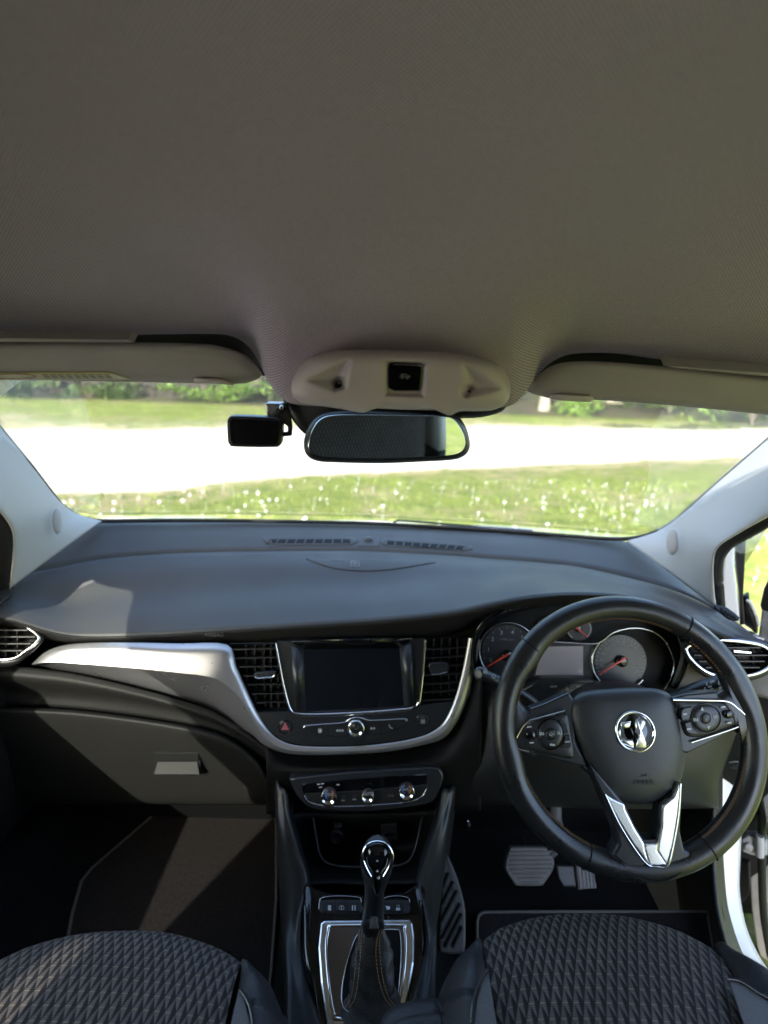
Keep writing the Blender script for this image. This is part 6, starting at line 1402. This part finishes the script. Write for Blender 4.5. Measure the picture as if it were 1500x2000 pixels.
# door sheet metal and card, hinged out to the right
Dp = Plane(1480, 1300, .98, 0, -60)
obj('door_card', MB().plate(Dp, [(1500, 1130), (1486, 1185), (1480, 1235), (1478, 1250), (1470, 1330), (1462, 1420), (1500, 1640), (1800, 1700), (1800, 1130)], -.03, .0, .006), GREY, dd)
obj('card_top', MB().plate(Plane(1490, 1180, .96, 0, -60), [(1500, 1130), (1490, 1150), (1483, 1182), (1486, 1192), (1500, 1196), (1800, 1180), (1800, 1100)], -.01, .012, .004), BLK, dd)
# white sill and door opening flange
def ribbon(pairs, mt, name, parent, th=.01, nu=3):
    A = [PX(x, y, X) if False else PY(x, y, Y) for (x, y, Y), _ in pairs]; Bq = [PY(x, y, Y) for _, (x, y, Y) in pairs]
    return obj(name, MB().loft([[a, a.lerp(b, .5)+V((-.004, -.004, .003)), b] for a, b in zip(A, Bq)], 3, 6), mt, parent, face_cam=True, solid=th)
bs = thing('door_sill', PY(1430, 1700, .8), 'bright white painted door opening and sill right of the driver footwell', 'sill')
pr = [((1404, 1400, .93), (1462, 1390, .96)), ((1412, 1450, .92), (1458, 1450, .95)), ((1411, 1520, .90), (1452, 1520, .93)), ((1411, 1600, .87), (1450, 1600, .90)), ((1411, 1680, .84), (1446, 1680, .87)), ((1414, 1740, .80), (1445, 1740, .84)),
      ((1424, 1800, .74), (1455, 1800, .79)), ((1436, 1840, .70), (1474, 1850, .74)), ((1452, 1872, .66), (1502, 1895, .70)), ((1490, 1925, .60), (1560, 1950, .62)), ((1600, 2020, .50), (1700, 2040, .50))]
ribbon(pr, WHITE, 'sill_flange', bs)
pr2 = [(((x1, y1, Y1-.012)), ((x2, y2, Y2-.012))) for (x1, y1, Y1), (x2, y2, Y2) in [((1394, 1440, .86), (1411, 1440, .90)), ((1396, 1520, .85), (1412, 1520, .89)), ((1397, 1620, .82), (1412, 1620, .86)), ((1397, 1700, .79), (1415, 1700, .83)), ((1402, 1770, .74), (1422, 1770, .78)), ((1414, 1830, .69), (1440, 1835, .71)), ((1432, 1872, .65), (1462, 1880, .67)), ((1480, 1925, .58), (1510, 1930, .59)), ((1600, 2025, .48), (1640, 2030, .48))]]
ribbon(pr2, RUBB, 'sill_seal', bs, .006)
# kick panel inside
pr3 = [((1300, 1560, 1.05), (1396, 1560, .86)), ((1310, 1640, 1.0), (1398, 1640, .825)), ((1320, 1720, .95), (1400, 1720, .785)), ((1330, 1790, .90), (1410, 1790, .725)), ((1350, 1850, .82), (1426, 1850, .675)), ((1400, 1960, .6), (1500, 1960, .56))]
kpn = ribbon(pr3, DASH2, 'kick_panel', None, .004); tag(kpn, 'grey plastic kick panel at the right of the driver footwell', 'kick panel')
# check strap and hinge
ck = thing('check_strap', PY(1432, 1488, .93), 'small black rubber door check boot on the white door opening', 'check strap')
obj('strap_boot', MB().plate(Plane(1432, 1488, .90, 5, -30), [(1408, 1498), (1414, 1493), (1424, 1490), (1426, 1480), (1432, 1476), (1446, 1478), (1449, 1486), (1449, 1500), (1440, 1504), (1428, 1502), (1412, 1502)], -.01, .012, .003), BLK, ck)
obj('strap_ring', MB().tube([PY(1424, 1489, .885), PY(1437, 1487, .88), PY(1450, 1489, .885)], .0016, seg=6), REAR, ck)
hg = thing('hinge_bracket', PY(1470, 1650, .95), 'grey painted steel door hinge below the steering wheel rim, right edge', 'hinge')
HPn = Plane(1470, 1650, .93, 5, -30)
obj('hinge_leaf', MB().plate(HPn, [(1448, 1640), (1460, 1634), (1486, 1636), (1500, 1642), (1500, 1672), (1470, 1672), (1450, 1664)], -.02, .0, .004), GREY, hg)
obj('hinge_knuckle', MB().tube([HPn.at(1484, 1632, .006), HPn.at(1484, 1672, .006)], .008, seg=12), GREY, hg)
obj('hinge_bolt', MB().lathe(HPn.at(1462, 1652, .0), HPn.n, [(.009, 0), (.009, .006), (.005, .007), (0, .007)], 6), GREY, hg)
# lower door edge seen through the gap
de = MB().plate(Plane(1480, 1750, 1.0, 0, -50), [(1452, 1560), (1560, 1540), (1700, 1900), (1560, 1980), (1500, 1906), (1478, 1850), (1468, 1780), (1462, 1680)], -.03, -.01, .004); obj('door_skin', de, GREY, dd)
obj('door_edge_seal', MB().tube(cat([PY(x, y, .93) for x, y in ((1492, 1440), (1490, 1560), (1488, 1700), (1492, 1790), (1505, 1870))], 4), .008, seg=8), RUBB, dd)
obj('lamp_recess', MB().plate(Plane(1456, 1710, .965, 0, -50), [(1446, 1680), (1462, 1684), (1464, 1745), (1450, 1765), (1444, 1740)], -.01, .0, .003), SEAM, dd)
